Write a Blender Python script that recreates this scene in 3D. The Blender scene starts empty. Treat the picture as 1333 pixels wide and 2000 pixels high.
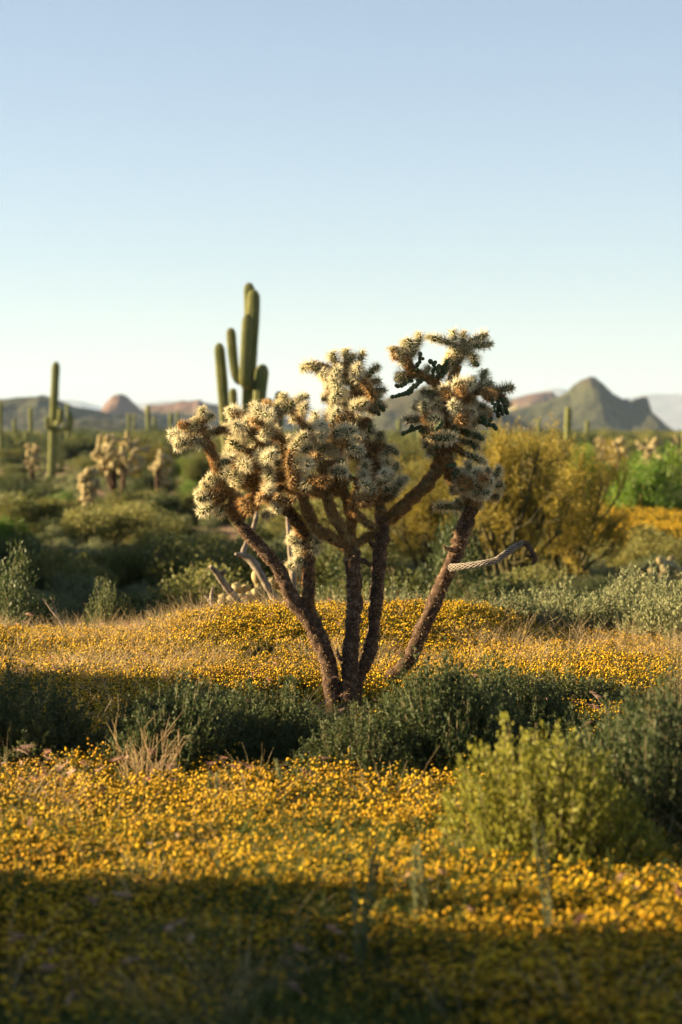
import bpy, math, random
import numpy as np
from mathutils import Vector, Matrix, Euler, Quaternion

# ------------------------------------------------------------------ camera, sky, sun, exposure
S = bpy.context.scene
COL = S.collection
R = math.radians
FPX = 85.0 / 36.0 * 2000.0            # focal length in photo pixels
CAMZ = 1.6
PITCH = math.atan(150.0 / FPX)
cam = bpy.data.cameras.new('camera'); camo = bpy.data.objects.new('camera', cam); COL.objects.link(camo)
cam.sensor_fit = 'VERTICAL'; cam.sensor_height = 36.0; cam.sensor_width = 24.0; cam.lens = 85.0
cam.clip_start = 0.1; cam.clip_end = 60000.0
camo.location = (0, 0, CAMZ); camo.rotation_euler = (math.pi / 2 - PITCH, 0, 0)
cam.dof.use_dof = True; cam.dof.focus_distance = 14.0; cam.dof.aperture_fstop = 2.7
S.camera = camo

SUN_AZ = R(-87.0)                      # measured from +Y towards +X: the sun stands to the left
SUN_EL = R(13.0)
world = bpy.data.worlds.new("World"); S.world = world; world.use_nodes = True
wn = world.node_tree; bg = wn.nodes['Background']
sky = wn.nodes.new('ShaderNodeTexSky'); sky.sky_type = 'NISHITA'; sky.sun_disc = False
sky.sun_elevation = SUN_EL; sky.sun_rotation = SUN_AZ
sky.air_density = 0.85; sky.dust_density = 0.15; sky.ozone_density = 1.6; sky.altitude = 500
tint = wn.nodes.new('ShaderNodeMix'); tint.data_type = 'RGBA'; tint.blend_type = 'MULTIPLY'; tint.inputs[0].default_value = 1.0
tint.inputs[7].default_value = (0.83, 0.82, 0.84, 1)      # dims the whole sky evenly, hue almost unchanged
hs = wn.nodes.new('ShaderNodeHueSaturation'); hs.inputs['Saturation'].default_value = 0.78
wn.links.new(sky.outputs[0], hs.inputs['Color']); wn.links.new(hs.outputs[0], tint.inputs[6]); wn.links.new(tint.outputs[2], bg.inputs[0]); bg.inputs[1].default_value = 0.050
sl = bpy.data.lights.new('sun', 'SUN'); so = bpy.data.objects.new('sun', sl); COL.objects.link(so)
sl.energy = 5.0; sl.angle = R(0.53); sl.color = (1.0, 0.77, 0.46)
sd = Vector((math.sin(SUN_AZ) * math.cos(SUN_EL), math.cos(SUN_AZ) * math.cos(SUN_EL), math.sin(SUN_EL)))
so.rotation_euler = sd.to_track_quat('Z', 'Y').to_euler()
S.view_settings.view_transform = 'Standard'; S.view_settings.look = 'None'
S.view_settings.gamma = 1.0; S.view_settings.use_curve_mapping = False
S.view_settings.exposure = 2.15
S.render.engine = 'CYCLES'
cy = S.cycles
cy.use_denoising = True; cy.use_adaptive_sampling = True; cy.adaptive_threshold = 0.015
cy.max_bounces = 3; cy.diffuse_bounces = 1; cy.glossy_bounces = 1; cy.transmission_bounces = 1; cy.volume_bounces = 0
cy.transparent_max_bounces = 6
cy.sample_clamp_indirect = 4.0

rng = np.random.default_rng(7)
random.seed(7)

# ------------------------------------------------------------------ helpers
def P(px, py, d):
    """photo pixel + distance in front of the camera -> point in the place (used while surveying)"""
    u = (px - 666.5) / FPX; v = (1000.0 - py) / FPX
    c, s = math.cos(PITCH), math.sin(PITCH)
    y = c + v * s; z = -s + v * c
    t = d / y
    return Vector((u * t, d, CAMZ + z * t))

def X_at(px, d):
    return (px - 666.5) / FPX * d

def smooth(a, b, x):
    t = np.clip((np.asarray(x, float) - a) / (b - a), 0, 1)
    return t * t * (3 - 2 * t)

def vnoise(x, y, seed=0):
    x = np.asarray(x, float); y = np.asarray(y, float)
    xi = np.floor(x).astype(np.int64); yi = np.floor(y).astype(np.int64)
    xf = x - xi; yf = y - yi
    def h(a, b):
        n = (a * 374761393 + b * 668265263 + seed * 1442695041) & 0x7fffffff
        n = ((n ^ (n >> 13)) * 1274126177) & 0x7fffffff
        n = n ^ (n >> 16)
        return (n & 0xffff) / 65535.0
    u = xf * xf * (3 - 2 * xf); v = yf * yf * (3 - 2 * yf)
    return (h(xi, yi) * (1 - u) + h(xi + 1, yi) * u) * (1 - v) + (h(xi, yi + 1) * (1 - u) + h(xi + 1, yi + 1) * u) * v

def fbm(x, y, oct=4, seed=0):
    s = 0; a = 0.5; tot = 0
    for i in range(oct):
        s = s + a * vnoise(x * 2 ** i, y * 2 ** i, seed + i * 17); tot += a; a *= 0.5
    return s / tot

def zt(x, y):
    """height of the ground"""
    x = np.asarray(x, float); y = np.asarray(y, float)
    near = 0.05 * (fbm(x * 0.7 + 31, y * 0.7 + 5, 3) - 0.5) + (0.02 + 0.22 * smooth(.35, .7, fbm(x * .55 + 3, y * .2 + 4, 2, 61))) * np.exp(-((y - 16.8) / 1.6) ** 2) + 0.10 * (fbm(x * .5 + 8, y * .5, 2, 62) - .5) * smooth(5, 8, y)
    drop = -0.95 * smooth(17.2, 26.0, y)
    far = smooth(40, 400, y) * (fbm(x * 0.02 + 9, y * 0.02 + 3, 3, 5) - 0.5) * 1.2 * (1 - 0.8 * smooth(300, 1500, y))
    return near * (1 - smooth(60, 200, y)) + drop + far

def ztf(x, y):
    return float(zt(np.array([x]), np.array([y]))[0])

class MB:
    """collects triangles/quads (numpy) for one mesh"""
    def __init__(self): self.v = []; self.f = []; self.m = []; self.n = 0
    def add(self, v, f, mat=0):
        v = np.asarray(v, float).reshape(-1, 3); f = np.asarray(f, np.int64)
        self.v.append(v); self.f.append(f + self.n); self.m.append(np.full(len(f), mat, np.int32)); self.n += len(v)
    def mesh(self, name, mats, smooth_=False):
        me = bpy.data.meshes.new(name)
        v = np.concatenate(self.v)
        loops = np.concatenate([f.ravel() for f in self.f]).astype(np.int32)
        sizes = np.concatenate([np.full(len(f), f.shape[1], np.int32) for f in self.f])
        starts = np.concatenate([[0], np.cumsum(sizes)[:-1]]).astype(np.int32)
        me.vertices.add(len(v)); me.vertices.foreach_set('co', v.astype(np.float32).ravel())
        me.loops.add(len(loops)); me.loops.foreach_set('vertex_index', loops)
        me.polygons.add(len(sizes)); me.polygons.foreach_set('loop_start', starts)
        me.polygons.foreach_set('loop_total', sizes)
        me.polygons.foreach_set('material_index', np.concatenate(self.m))
        if smooth_: me.polygons.foreach_set('use_smooth', np.ones(len(sizes), bool))
        for m in mats: me.materials.append(m)
        me.update(calc_edges=True); me.validate()
        return me

def link(name, me, parent=None, loc=None):
    o = bpy.data.objects.new(name, me); COL.objects.link(o)
    if parent: o.parent = parent
    if loc is not None: o.location = loc
    return o

def thing(name, label, cat, loc=(0, 0, 0), rz=0.0, group=None, scale=None):
    o = bpy.data.objects.new(name, None); COL.objects.link(o); o.empty_display_size = 0.1
    o.location = loc; o.rotation_euler = (0, 0, rz)
    if scale is not None: o.scale = scale
    o['label'] = label; o['category'] = cat
    if group: o['group'] = group
    return o

def stuff(o):
    o['kind'] = 'stuff'; return o

def norm(a):
    return a / np.maximum(np.linalg.norm(a, axis=-1, keepdims=True), 1e-9)

def frames(pts):
    """tangent, side, up per point of a polyline"""
    pts = np.asarray(pts, float)
    t = norm(np.gradient(pts, axis=0))
    ref = np.array([0, 1.0, 0]) if abs(t[0][1]) < 0.9 else np.array([1.0, 0, 0])
    s = norm(np.cross(t, ref)); u = np.cross(s, t)
    return t, s, u

def tube(pts, rad, k=6, cap=True, rib=None):
    pts = np.asarray(pts, float); n = len(pts); rad = np.broadcast_to(np.asarray(rad, float), (n,))
    t, s, u = frames(pts)
    a = np.arange(k) / k * 2 * math.pi
    rr = rad[:, None] * (np.ones(k)[None] if rib is None else rib[None])
    v = pts[:, None] + rr[..., None] * (np.cos(a)[None, :, None] * s[:, None] + np.sin(a)[None, :, None] * u[:, None])
    v = v.reshape(-1, 3)
    i = np.arange(n - 1)[:, None] * k; j = np.arange(k)[None]; j2 = (j + 1) % k
    f = np.stack([i + j, i + j2, i + k + j2, i + k + j], -1).reshape(-1, 4)
    out = [(v, f)]
    if cap:
        vv = np.concatenate([v[(n - 1) * k:], pts[-1:] + t[-1:] * rad[-1] * 0.4])
        out.append((vv, np.array([[q, (q + 1) % k, k] for q in range(k)])))
    return out

def add_tube(mb, pts, rad, k=6, mat=0, cap=True, rib=None):
    for v, f in tube(pts, rad, k, cap, rib): mb.add(v, f, mat)

def spl(pts, n):
    """Catmull-Rom resample"""
    p = np.asarray(pts, float); m = len(p)
    q = np.concatenate([2 * p[:1] - p[1:2], p, 2 * p[-1:] - p[-2:-1]])
    t = np.linspace(0, m - 1 - 1e-6, n); i = t.astype(int); f = (t - i)[:, None]
    a, b, c, d = q[i], q[i + 1], q[i + 2], q[i + 3]
    return 0.5 * ((2 * b) + (-a + c) * f + (2 * a - 5 * b + 4 * c - d) * f ** 2 + (-a + 3 * b - 3 * c + d) * f ** 3)

def spikes(base, direc, length, width, rg):
    """thin needles: one triangle each"""
    n = len(base)
    side = norm(np.cross(direc, norm(rg.normal(size=(n, 3)))))
    w = np.broadcast_to(width, (n,))[:, None] * 0.5
    v = np.stack([base - side * w, base + side * w, base + direc * np.broadcast_to(length, (n,))[:, None]], 1).reshape(-1, 3)
    return v, np.arange(3 * n).reshape(-1, 3)

def leaves(base, direc, nrm, length, width):
    """pointed leaves folded along the midrib: a kite of two triangles"""
    n = len(base)
    L = np.broadcast_to(length, (n,))[:, None]; W = np.broadcast_to(width, (n,))[:, None]
    side = norm(np.cross(direc, nrm)); up = np.cross(side, direc)
    mid = base + direc * L * 0.5
    v = np.stack([base, mid - side * W * 0.5 + up * W * 0.18, base + direc * L, mid + side * W * 0.5 + up * W * 0.18], 1).reshape(-1, 3)
    i = np.arange(n)[:, None] * 4
    f = np.concatenate([i + np.array([[0, 1, 2]]), i + np.array([[0, 2, 3]])])
    return v, f

# ------------------------------------------------------------------ materials
def mat_new(name):
    m = bpy.data.materials.new(name); m.use_nodes = True
    nt = m.node_tree; b = nt.nodes['Principled BSDF']; return m, nt, b

def ramp(nt, fac, stops):
    r = nt.nodes.new('ShaderNodeValToRGB'); e = r.color_ramp.elements
    while len(e) < len(stops): e.new(0.5)
    for q, (p, c) in zip(e, stops): q.position = p; q.color = (*c, 1)
    nt.links.new(fac, r.inputs[0]); return r.outputs[0]

def noise_tex(nt, scale, detail=4, coord='Object', rough=0.55):
    tc = nt.nodes.new('ShaderNodeTexCoord'); n = nt.nodes.new('ShaderNodeTexNoise')
    n.inputs['Scale'].default_value = scale; n.inputs['Detail'].default_value = detail; n.inputs['Roughness'].default_value = rough
    nt.links.new(tc.outputs[coord], n.inputs['Vector']); return n.outputs[0]

def leaf_mat(name, stops, trans=0.35, rough=0.6, scale=60, per_obj=0.3):
    """leaf tissue: diffuse + translucent, colour varied leaf by leaf and plant by plant"""
    m, nt, b = mat_new(name)
    nz = noise_tex(nt, scale, 2)
    oi = nt.nodes.new('ShaderNodeObjectInfo')
    mx = nt.nodes.new('ShaderNodeMath'); mx.operation = 'MULTIPLY_ADD'; mx.inputs[1].default_value = per_obj; 
    nt.links.new(oi.outputs['Random'], mx.inputs[0])
    sc = nt.nodes.new('ShaderNodeMath'); sc.operation = 'MULTIPLY_ADD'; sc.inputs[1].default_value = 1.0; sc.inputs[2].default_value = -per_obj / 2
    nt.links.new(nz, sc.inputs[0]); nt.links.new(sc.outputs[0], mx.inputs[2])
    col = ramp(nt, mx.outputs[0], stops)
    nt.links.new(col, b.inputs['Base Color']); b.inputs['Roughness'].default_value = rough
    b.inputs['Specular IOR Level'].default_value = 0.25
    tr = nt.nodes.new('ShaderNodeBsdfTranslucent'); nt.links.new(col, tr.inputs[0])
    mix = nt.nodes.new('ShaderNodeMixShader'); mix.inputs[0].default_value = trans
    out = nt.nodes['Material Output']
    nt.links.new(b.outputs[0], mix.inputs[1]); nt.links.new(tr.outputs[0], mix.inputs[2]); nt.links.new(mix.outputs[0], out.inputs[0])
    return m

def rock_mat(name, stops, scale=8, bump=0.3, rough=0.9, bscale=None, detail=6):
    m, nt, b = mat_new(name)
    nz = noise_tex(nt, scale, detail)
    nt.links.new(ramp(nt, nz, stops), b.inputs['Base Color']); b.inputs['Roughness'].default_value = rough
    b.inputs['Specular IOR Level'].default_value = 0.2
    if bump:
        bp = nt.nodes.new('ShaderNodeBump'); bp.inputs['Strength'].default_value = bump; bp.inputs['Distance'].default_value = 0.006
        nt.links.new(noise_tex(nt, bscale or scale * 3, 5), bp.inputs['Height']); nt.links.new(bp.outputs[0], b.inputs['Normal'])
    return m

M = {}
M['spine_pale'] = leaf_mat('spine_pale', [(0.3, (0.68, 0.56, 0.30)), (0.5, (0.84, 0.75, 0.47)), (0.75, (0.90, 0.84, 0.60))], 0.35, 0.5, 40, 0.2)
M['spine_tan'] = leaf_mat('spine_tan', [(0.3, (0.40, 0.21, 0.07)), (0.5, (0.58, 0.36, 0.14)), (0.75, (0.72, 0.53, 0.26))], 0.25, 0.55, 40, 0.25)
M['spine_bark'] = leaf_mat('spine_bark', [(0.35, (0.14, 0.075, 0.04)), (0.5, (0.34, 0.21, 0.11)), (0.68, (0.68, 0.52, 0.32))], 0.15, 0.6, 70, 0.1)
M['joint_skin'] = rock_mat('joint_skin', [(0.3, (0.05, 0.075, 0.025)), (0.7, (0.14, 0.14, 0.05))], 40, 0.2, 0.6)
M['joint_old'] = rock_mat('joint_old', [(0.3, (0.08, 0.055, 0.02)), (0.7, (0.20, 0.13, 0.05))], 40, 0.3, 0.8)
M['bark'] = rock_mat('cholla_bark', [(0.3, (0.028, 0.017, 0.011)), (0.55, (0.085, 0.05, 0.029)), (0.75, (0.25, 0.165, 0.10))], 28, 0.6, 0.9, 70)
M['fruit'] = rock_mat('fruit_skin', [(0.3, (0.03, 0.05, 0.02)), (0.7, (0.08, 0.11, 0.04))], 60, 0.1, 0.5)
M['deadwood'] = rock_mat('dead_wood', [(0.3, (0.10, 0.075, 0.055)), (0.55, (0.22, 0.175, 0.125)), (0.75, (0.40, 0.34, 0.26))], 14, 0.5, 0.85, 60)
M['lattice'] = rock_mat('lattice_wood', [(0.3, (0.30, 0.25, 0.19)), (0.7, (0.52, 0.46, 0.37))], 30, 0.2, 0.8)
M['dark_core'] = rock_mat('lattice_core', [(0.3, (0.035, 0.022, 0.015)), (0.7, (0.12, 0.08, 0.05))], 30, 0.2, 0.9)
M['saguaro'] = rock_mat('saguaro_skin', [(0.3, (0.105, 0.125, 0.03)), (0.7, (0.20, 0.20, 0.055))], 3, 0.15, 0.65, 40)
M['saguaro_spine'] = leaf_mat('saguaro_spine', [(0.3, (0.30, 0.25, 0.14)), (0.7, (0.45, 0.38, 0.22))], 0.1, 0.7, 5, 0.1)
M['saguaro_old'] = rock_mat('saguaro_old', [(0.3, (0.16, 0.13, 0.06)), (0.7, (0.26, 0.22, 0.10))], 3, 0.2, 0.8, 20)
M['bursage'] = leaf_mat('bursage_leaf', [(0.25, (0.045, 0.068, 0.022)), (0.5, (0.085, 0.108, 0.035)), (0.75, (0.16, 0.17, 0.06))], 0.35, 0.6, 25)
M['bursage_lime'] = leaf_mat('lime_leaf', [(0.25, (0.10, 0.12, 0.016)), (0.5, (0.20, 0.21, 0.026)), (0.75, (0.36, 0.33, 0.045))], 0.4, 0.6, 25)
M['bursage_grey'] = leaf_mat('grey_leaf', [(0.25, (0.13, 0.15, 0.065)), (0.5, (0.22, 0.235, 0.10)), (0.75, (0.33, 0.33, 0.15))], 0.35, 0.6, 25)
M['creosote'] = leaf_mat('creosote_leaf', [(0.25, (0.06, 0.065, 0.02)), (0.5, (0.12, 0.115, 0.035)), (0.75, (0.22, 0.18, 0.06))], 0.3, 0.5, 25)
M['stem'] = rock_mat('shrub_stem', [(0.3, (0.10, 0.08, 0.04)), (0.7, (0.24, 0.19, 0.10))], 30, 0.2, 0.8)
M['dark_leaf'] = leaf_mat('dark_leaf', [(0.25, (0.03, 0.05, 0.018)), (0.5, (0.06, 0.085, 0.025)), (0.8, (0.13, 0.14, 0.04))], 0.3, 0.5, 12)
M['green_leaf'] = leaf_mat('green_leaf', [(0.25, (0.07, 0.14, 0.015)), (0.5, (0.13, 0.22, 0.02)), (0.8, (0.25, 0.31, 0.03))], 0.4, 0.5, 12)
M['olive_leaf'] = leaf_mat('olive_leaf', [(0.25, (0.09, 0.10, 0.025)), (0.5, (0.16, 0.165, 0.04)), (0.8, (0.27, 0.25, 0.07))], 0.35, 0.6, 6, 0.5)
M['gold_twig'] = leaf_mat('gold_twig', [(0.25, (0.13, 0.11, 0.015)), (0.5, (0.23, 0.185, 0.025)), (0.8, (0.38, 0.28, 0.035))], 0.3, 0.6, 3, 0.4)
M['pv_wood'] = rock_mat('palo_verde_wood', [(0.3, (0.04, 0.036, 0.014)), (0.7, (0.10, 0.085, 0.03))], 6, 0.2, 0.8)
M['petal'] = leaf_mat('goldfield_petal', [(0.25, (0.72, 0.36, 0.003)), (0.5, (0.85, 0.50, 0.006)), (0.8, (0.92, 0.62, 0.015))], 0.25, 0.5, 9, 0.4)
M['flower_stem'] = leaf_mat('flower_stem', [(0.25, (0.035, 0.055, 0.008)), (0.5, (0.075, 0.095, 0.015)), (0.8, (0.16, 0.14, 0.035))], 0.4, 0.6, 9, 0.4)
M['straw'] = leaf_mat('straw', [(0.25, (0.34, 0.23, 0.10)), (0.5, (0.52, 0.38, 0.19)), (0.8, (0.68, 0.54, 0.30))], 0.35, 0.6, 9, 0.4)
M['green_grass'] = leaf_mat('green_grass', [(0.25, (0.05, 0.085, 0.015)), (0.5, (0.10, 0.14, 0.03)), (0.8, (0.20, 0.23, 0.07))], 0.4, 0.6, 9, 0.4)
M['brome'] = leaf_mat('brome_head', [(0.25, (0.30, 0.13, 0.09)), (0.5, (0.50, 0.28, 0.19)), (0.8, (0.68, 0.46, 0.32))], 0.35, 0.6, 20, 0.4)
M['cholla_far'] = leaf_mat('far_cholla_spines', [(0.3, (0.26, 0.20, 0.08)), (0.5, (0.40, 0.32, 0.14)), (0.75, (0.52, 0.43, 0.22))], 0.2, 0.6, 12, 0.2)

# ------------------------------------------------------------------ ground
def ground():
    ys = np.concatenate([np.linspace(-40, 4, 16)[:-1], np.geomspace(4, 20000, 260)])
    xs0 = np.concatenate([-np.geomspace(1.6, 0.012, 60), [0], np.geomspace(0.012, 1.6, 60)])
    V = []
    for y in ys:
        V.append(np.stack([xs0 * (max(y, 4) * 1.0 + 25), np.full(len(xs0), y)], -1))
    V = np.array(V); n, k = V.shape[:2]
    z = zt(V[..., 0], V[..., 1])
    v = np.concatenate([V, z[..., None]], -1).reshape(-1, 3)
    i = np.arange(n - 1)[:, None] * k; j = np.arange(k - 1)[None]
    f = np.stack([i + j, i + j + 1, i + k + j + 1, i + k + j], -1).reshape(-1, 4)
    m, nt, b = mat_new('desert_soil')
    n1 = noise_tex(nt, 0.25, 6); c1 = ramp(nt, n1, [(0.3, (0.20, 0.13, 0.07)), (0.5, (0.30, 0.20, 0.11)), (0.7, (0.42, 0.29, 0.17))])
    n2 = noise_tex(nt, 9, 6); c2 = ramp(nt, n2, [(0.35, (0.45, 0.42, 0.38)), (0.65, (1, 1, 1))])
    mx = nt.nodes.new('ShaderNodeMix'); mx.data_type = 'RGBA'; mx.blend_type = 'MULTIPLY'; mx.inputs[0].default_value = 0.8
    nt.links.new(c1, mx.inputs[6]); nt.links.new(c2, mx.inputs[7]); nt.links.new(mx.outputs[2], b.inputs['Base Color'])
    b.inputs['Roughness'].default_value = 0.95; b.inputs['Specular IOR Level'].default_value = 0.1
    bp = nt.nodes.new('ShaderNodeBump'); bp.inputs['Strength'].default_value = 0.6; bp.inputs['Distance'].default_value = 0.03
    nt.links.new(noise_tex(nt, 20, 6), bp.inputs['Height']); nt.links.new(bp.outputs[0], b.inputs['Normal'])
    mb = MB(); mb.add(v, f); o = link('ground', mb.mesh('ground', [m], True)); o['kind'] = 'structure'
ground()

# ------------------------------------------------------------------ mountains
def hill_mat(name, rock, scrub, dark, hs):
    m, nt, b = mat_new(name)
    tc = nt.nodes.new('ShaderNodeTexCoord'); ge = nt.nodes.new('ShaderNodeNewGeometry')
    n1 = nt.nodes.new('ShaderNodeTexNoise'); n1.inputs['Scale'].default_value = hs; n1.inputs['Detail'].default_value = 8; n1.inputs['Roughness'].default_value = 0.65
    nt.links.new(tc.outputs['Object'], n1.inputs['Vector'])
    n2 = nt.nodes.new('ShaderNodeTexNoise'); n2.inputs['Scale'].default_value = hs * 9; n2.inputs['Detail'].default_value = 4
    nt.links.new(tc.outputs['Object'], n2.inputs['Vector'])
    rc = ramp(nt, n1.outputs[0], [(0.3, tuple(c * 0.55 for c in rock)), (0.5, rock), (0.7, tuple(min(1, c * 1.25) for c in rock))])
    scb = ramp(nt, n2.outputs[0], [(0.38, dark), (0.5, scrub), (0.68, tuple(min(1, c * 1.35) for c in scrub))])
    at = nt.nodes.new('ShaderNodeAttribute'); at.attribute_name = 'rock'
    ad = nt.nodes.new('ShaderNodeMath'); ad.operation = 'ADD'; nt.links.new(at.outputs['Fac'], ad.inputs[0])
    s2 = nt.nodes.new('ShaderNodeMath'); s2.operation = 'MULTIPLY_ADD'; s2.inputs[1].default_value = 1.2; s2.inputs[2].default_value = -0.6
    nt.links.new(n1.outputs[0], s2.inputs[0]); nt.links.new(s2.outputs[0], ad.inputs[1]); ad.use_clamp = True
    mx = nt.nodes.new('ShaderNodeMix'); mx.data_type = 'RGBA'
    nt.links.new(ad.outputs[0], mx.inputs[0]); nt.links.new(scb, mx.inputs[6]); nt.links.new(rc, mx.inputs[7])
    nt.links.new(mx.outputs[2], b.inputs['Base Color']); b.inputs['Roughness'].default_value = 0.95; b.inputs['Specular IOR Level'].default_value = 0.1
    return m

def hill(prof, d, mat, depth=0.16, rough=0.08, rocky=lambda x, h: 0.0 * x, seed=1, nx=300, ny=110, cliff=1.0):
    """prof: list of (px, py) along the skyline at distance d; a real ridge with depth in front and behind"""
    pr = np.array(prof, float)
    px = np.linspace(pr[0, 0], pr[-1, 0], nx)
    top = np.interp(px, pr[:, 0], pr[:, 1])
    X = (px - 666.5) / FPX * d
    H = CAMZ + (850 - top) / FPX * d + 1.0
    hm = max(H.max(), 1)
    yv = np.linspace(-1, 1, ny)
    D = depth * d
    xx, yy = np.meshgrid(X, yv * D)
    hh = np.broadcast_to(H, xx.shape)
    sc = hm * 0.9
    n = fbm(xx / sc + seed * 3.1, yy / sc + seed, 6, seed)
    rid = 1 - np.abs(2 * fbm(xx / sc * 0.8 + 7, yy / sc * 0.8 + seed, 5, seed + 3) - 1)
    fall = (1 - np.abs(yv)) ** cliff
    z = hh * fall[:, None] * (1 + 0.0 * n)
    edge = np.minimum(fall[:, None], 1 - np.exp(-8 * (1 - np.abs(yv))[:, None]))
    z = z + hm * rough * ((n - 0.5) * 2.2 + (rid - 0.8) * 1.2) * np.minimum(1, hh / (0.3 * hm)) * np.minimum(1, 4 * fall[:, None]) 
    z = z - 2.0
    v = np.stack([xx, yy + d, z], -1).reshape(-1, 3)
    k = nx
    i = np.arange(ny - 1)[:, None] * k; j = np.arange(k - 1)[None]
    f = np.stack([i + j, i + j + 1, i + k + j + 1, i + k + j], -1).reshape(-1, 4)
    mb = MB(); mb.add(v, f); me = mb.mesh('hill', [mat], True)
    a = me.attributes.new('rock', 'FLOAT', 'POINT')
    pxx = np.broadcast_to(px, xx.shape)
    a.data.foreach_set('value', rocky(pxx, z / hm).astype(np.float32).ravel())
    o = link('hill', me); o['kind'] = 'structure'
    return o

HM1 = hill_mat('hill_scrub', (0.10, 0.07, 0.05), (0.06, 0.062, 0.03), (0.025, 0.032, 0.02), 0.02)
HM2 = hill_mat('hill_rock', (0.14, 0.088, 0.066), (0.14, 0.13, 0.06), (0.06, 0.065, 0.03), 0.02)
HM3 = hill_mat('hill_far', (0.26, 0.20, 0.16), (0.18, 0.16, 0.11), (0.12, 0.12, 0.09), 0.001)
# the big peak with its square shoulder
hill([(880, 850), (960, 818), (1010, 800), (1070, 778), (1110, 762), (1135, 741), (1150, 731), (1162, 729), (1175, 737), (1200, 760), (1215, 768), (1226, 766), (1232, 772), (1240, 769), (1255, 768), (1264, 772), (1267, 790), (1275, 806), (1300, 830), (1330, 850)],
     2600, HM1, 0.05, 0.11, lambda x, h: smooth(0.72, 0.98, h) * 0.8 + 0.9 * smooth(1222, 1240, x) * smooth(0.45, 0.7, h), 2)
# red butte
hill([(960, 850), (990, 790), (1003, 778), (1020, 775), (1040, 769), (1060, 764), (1075, 765), (1085, 772), (1100, 790), (1140, 820), (1180, 850)],
     3600, HM2, 0.05, 0.1, lambda x, h: smooth(0.5, 0.8, h), 4, cliff=0.6)
# lit olive hill behind the cholla
hill([(560, 850), (640, 830), (700, 803), (760, 772), (810, 757), (850, 748), (890, 752), (930, 770), (980, 796), (1040, 826), (1100, 850)],
     2100, HM1, 0.06, 0.1, lambda x, h: 0.15 + 0 * x, 6)
# left dark hills
hill([(-200, 850), (-120, 800), (-40, 785), (0, 782), (40, 780), (60, 776), (80, 769), (100, 771), (125, 785), (145, 793), (175, 797), (230, 803), (300, 812), (360, 826), (440, 850)],
     2300, HM1, 0.05, 0.12, lambda x, h: 0.1 + 0 * x, 8)
hill([(-100, 850), (0, 842), (80, 826), (160, 815), (240, 822), (320, 834), (420, 850)], 1500, HM1, 0.05, 0.08, lambda x, h: 0.05 + 0 * x, 9)
# red knob and ridge
hill([(180, 850), (198, 800), (208, 784), (222, 772), (236, 769), (250, 773), (262, 784), (275, 795), (300, 815), (340, 850)],
     3000, HM2, 0.04, 0.1, lambda x, h: smooth(0.3, 0.6, h), 11, cliff=0.6)
hill([(220, 850), (260, 815), (290, 796), (310, 790), (330, 783), (355, 778), (380, 776), (392, 769), (405, 775), (430, 782), (470, 792), (540, 806), (640, 850)],
     3100, HM2, 0.04, 0.13, lambda x, h: smooth(0.4, 0.7, h), 13, cliff=0.7)
# far blue ranges
hill([(-500, 850), (-300, 800), (-100, 780), (60, 776), (160, 782), (200, 793), (300, 780), (420, 788), (560, 800), (700, 795), (860, 780), (980, 778), (1050, 768), (1080, 757), (1100, 757), (1140, 775), (1230, 775), (1260, 768), (1333, 767), (1450, 760), (1600, 790), (1900, 850)],
     20000, HM3, 0.06, 0.05, lambda x, h: 0.4 + 0 * x, 15, nx=320)

# ------------------------------------------------------------------ the main cholla
D0 = 14.0
PXM = D0 / FPX

def joint_mesh(name, seed, mats, L=0.14, r=0.0155, n_are=50, per=7, sl=0.041, sw=0.0038):
    rg = np.random.default_rng(seed)
    mb = MB()
    bend = rg.uniform(-0.012, 0.012, 2)
    t = np.linspace(0, 1, 9)
    prof = r * np.array([0.72, 0.85, 0.95, 1.0, 1.02, 1.0, 0.93, 0.75, 0.35])
    ax = np.stack([bend[0] * np.sin(t * math.pi), bend[1] * np.sin(t * math.pi), t * L], -1)
    k = 8
    for q in range(9): pass
    a = np.arange(k) / k * 2 * math.pi
    rows = []
    for q in range(9):
        bump = 1 + 0.16 * np.cos(k / 2 * a + q * math.pi)
        rows.append(ax[q] + prof[q] * bump[:, None] * np.stack([np.cos(a), np.sin(a), 0 * a], -1))
    v = np.concatenate(rows); i = np.arange(8)[:, None] * k; j = np.arange(k)[None]
    mb.add(v, np.stack([i + j, i + (j + 1) % k, i + k + (j + 1) % k, i + k + j], -1).reshape(-1, 4), 0)
    mb.add(np.concatenate([v[-k:], ax[-1:] + [[0, 0, r * 0.3]]]), np.array([[q, (q + 1) % k, k] for q in range(k)]), 0)
    ia = np.arange(n_are)
    ta = ((ia + 0.5) / n_are) ** 0.85; ph = ia * 2.39996 + rg.uniform(0, 6)
    rad = np.interp(ta, t, prof); cen = np.stack([np.interp(ta, t, ax[:, c]) for c in range(3)], -1)
    out = np.stack([np.cos(ph), np.sin(ph), 0 * ph], -1)
    tilt = np.interp(ta, [0, 0.6, 0.9, 1], [0.05, 0.35, 0.9, 2.2])
    nr = norm(out + np.array([0, 0, 1.0]) * tilt[:, None])
    base = np.repeat(cen + out * rad[:, None], per, 0); nn = np.repeat(nr, per, 0)
    dd = norm(nn + rg.normal(size=nn.shape) * 0.48)
    vv, ff = spikes(base, dd, rg.uniform(0.55, 1.15, len(base)) * sl, sw, rg)
    mb.add(vv, ff, 1)
    return mb.mesh(name, mats, False)

JP = [joint_mesh('joint_pale', 20 + i, [M['joint_skin'], M['spine_pale']]) for i in range(5)]
JT = [joint_mesh('joint_tan', 40 + i, [M['joint_old'], M['spine_tan']], n_are=54, per=6, sl=0.030, sw=0.0035, r=0.017) for i in range(5)]

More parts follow.
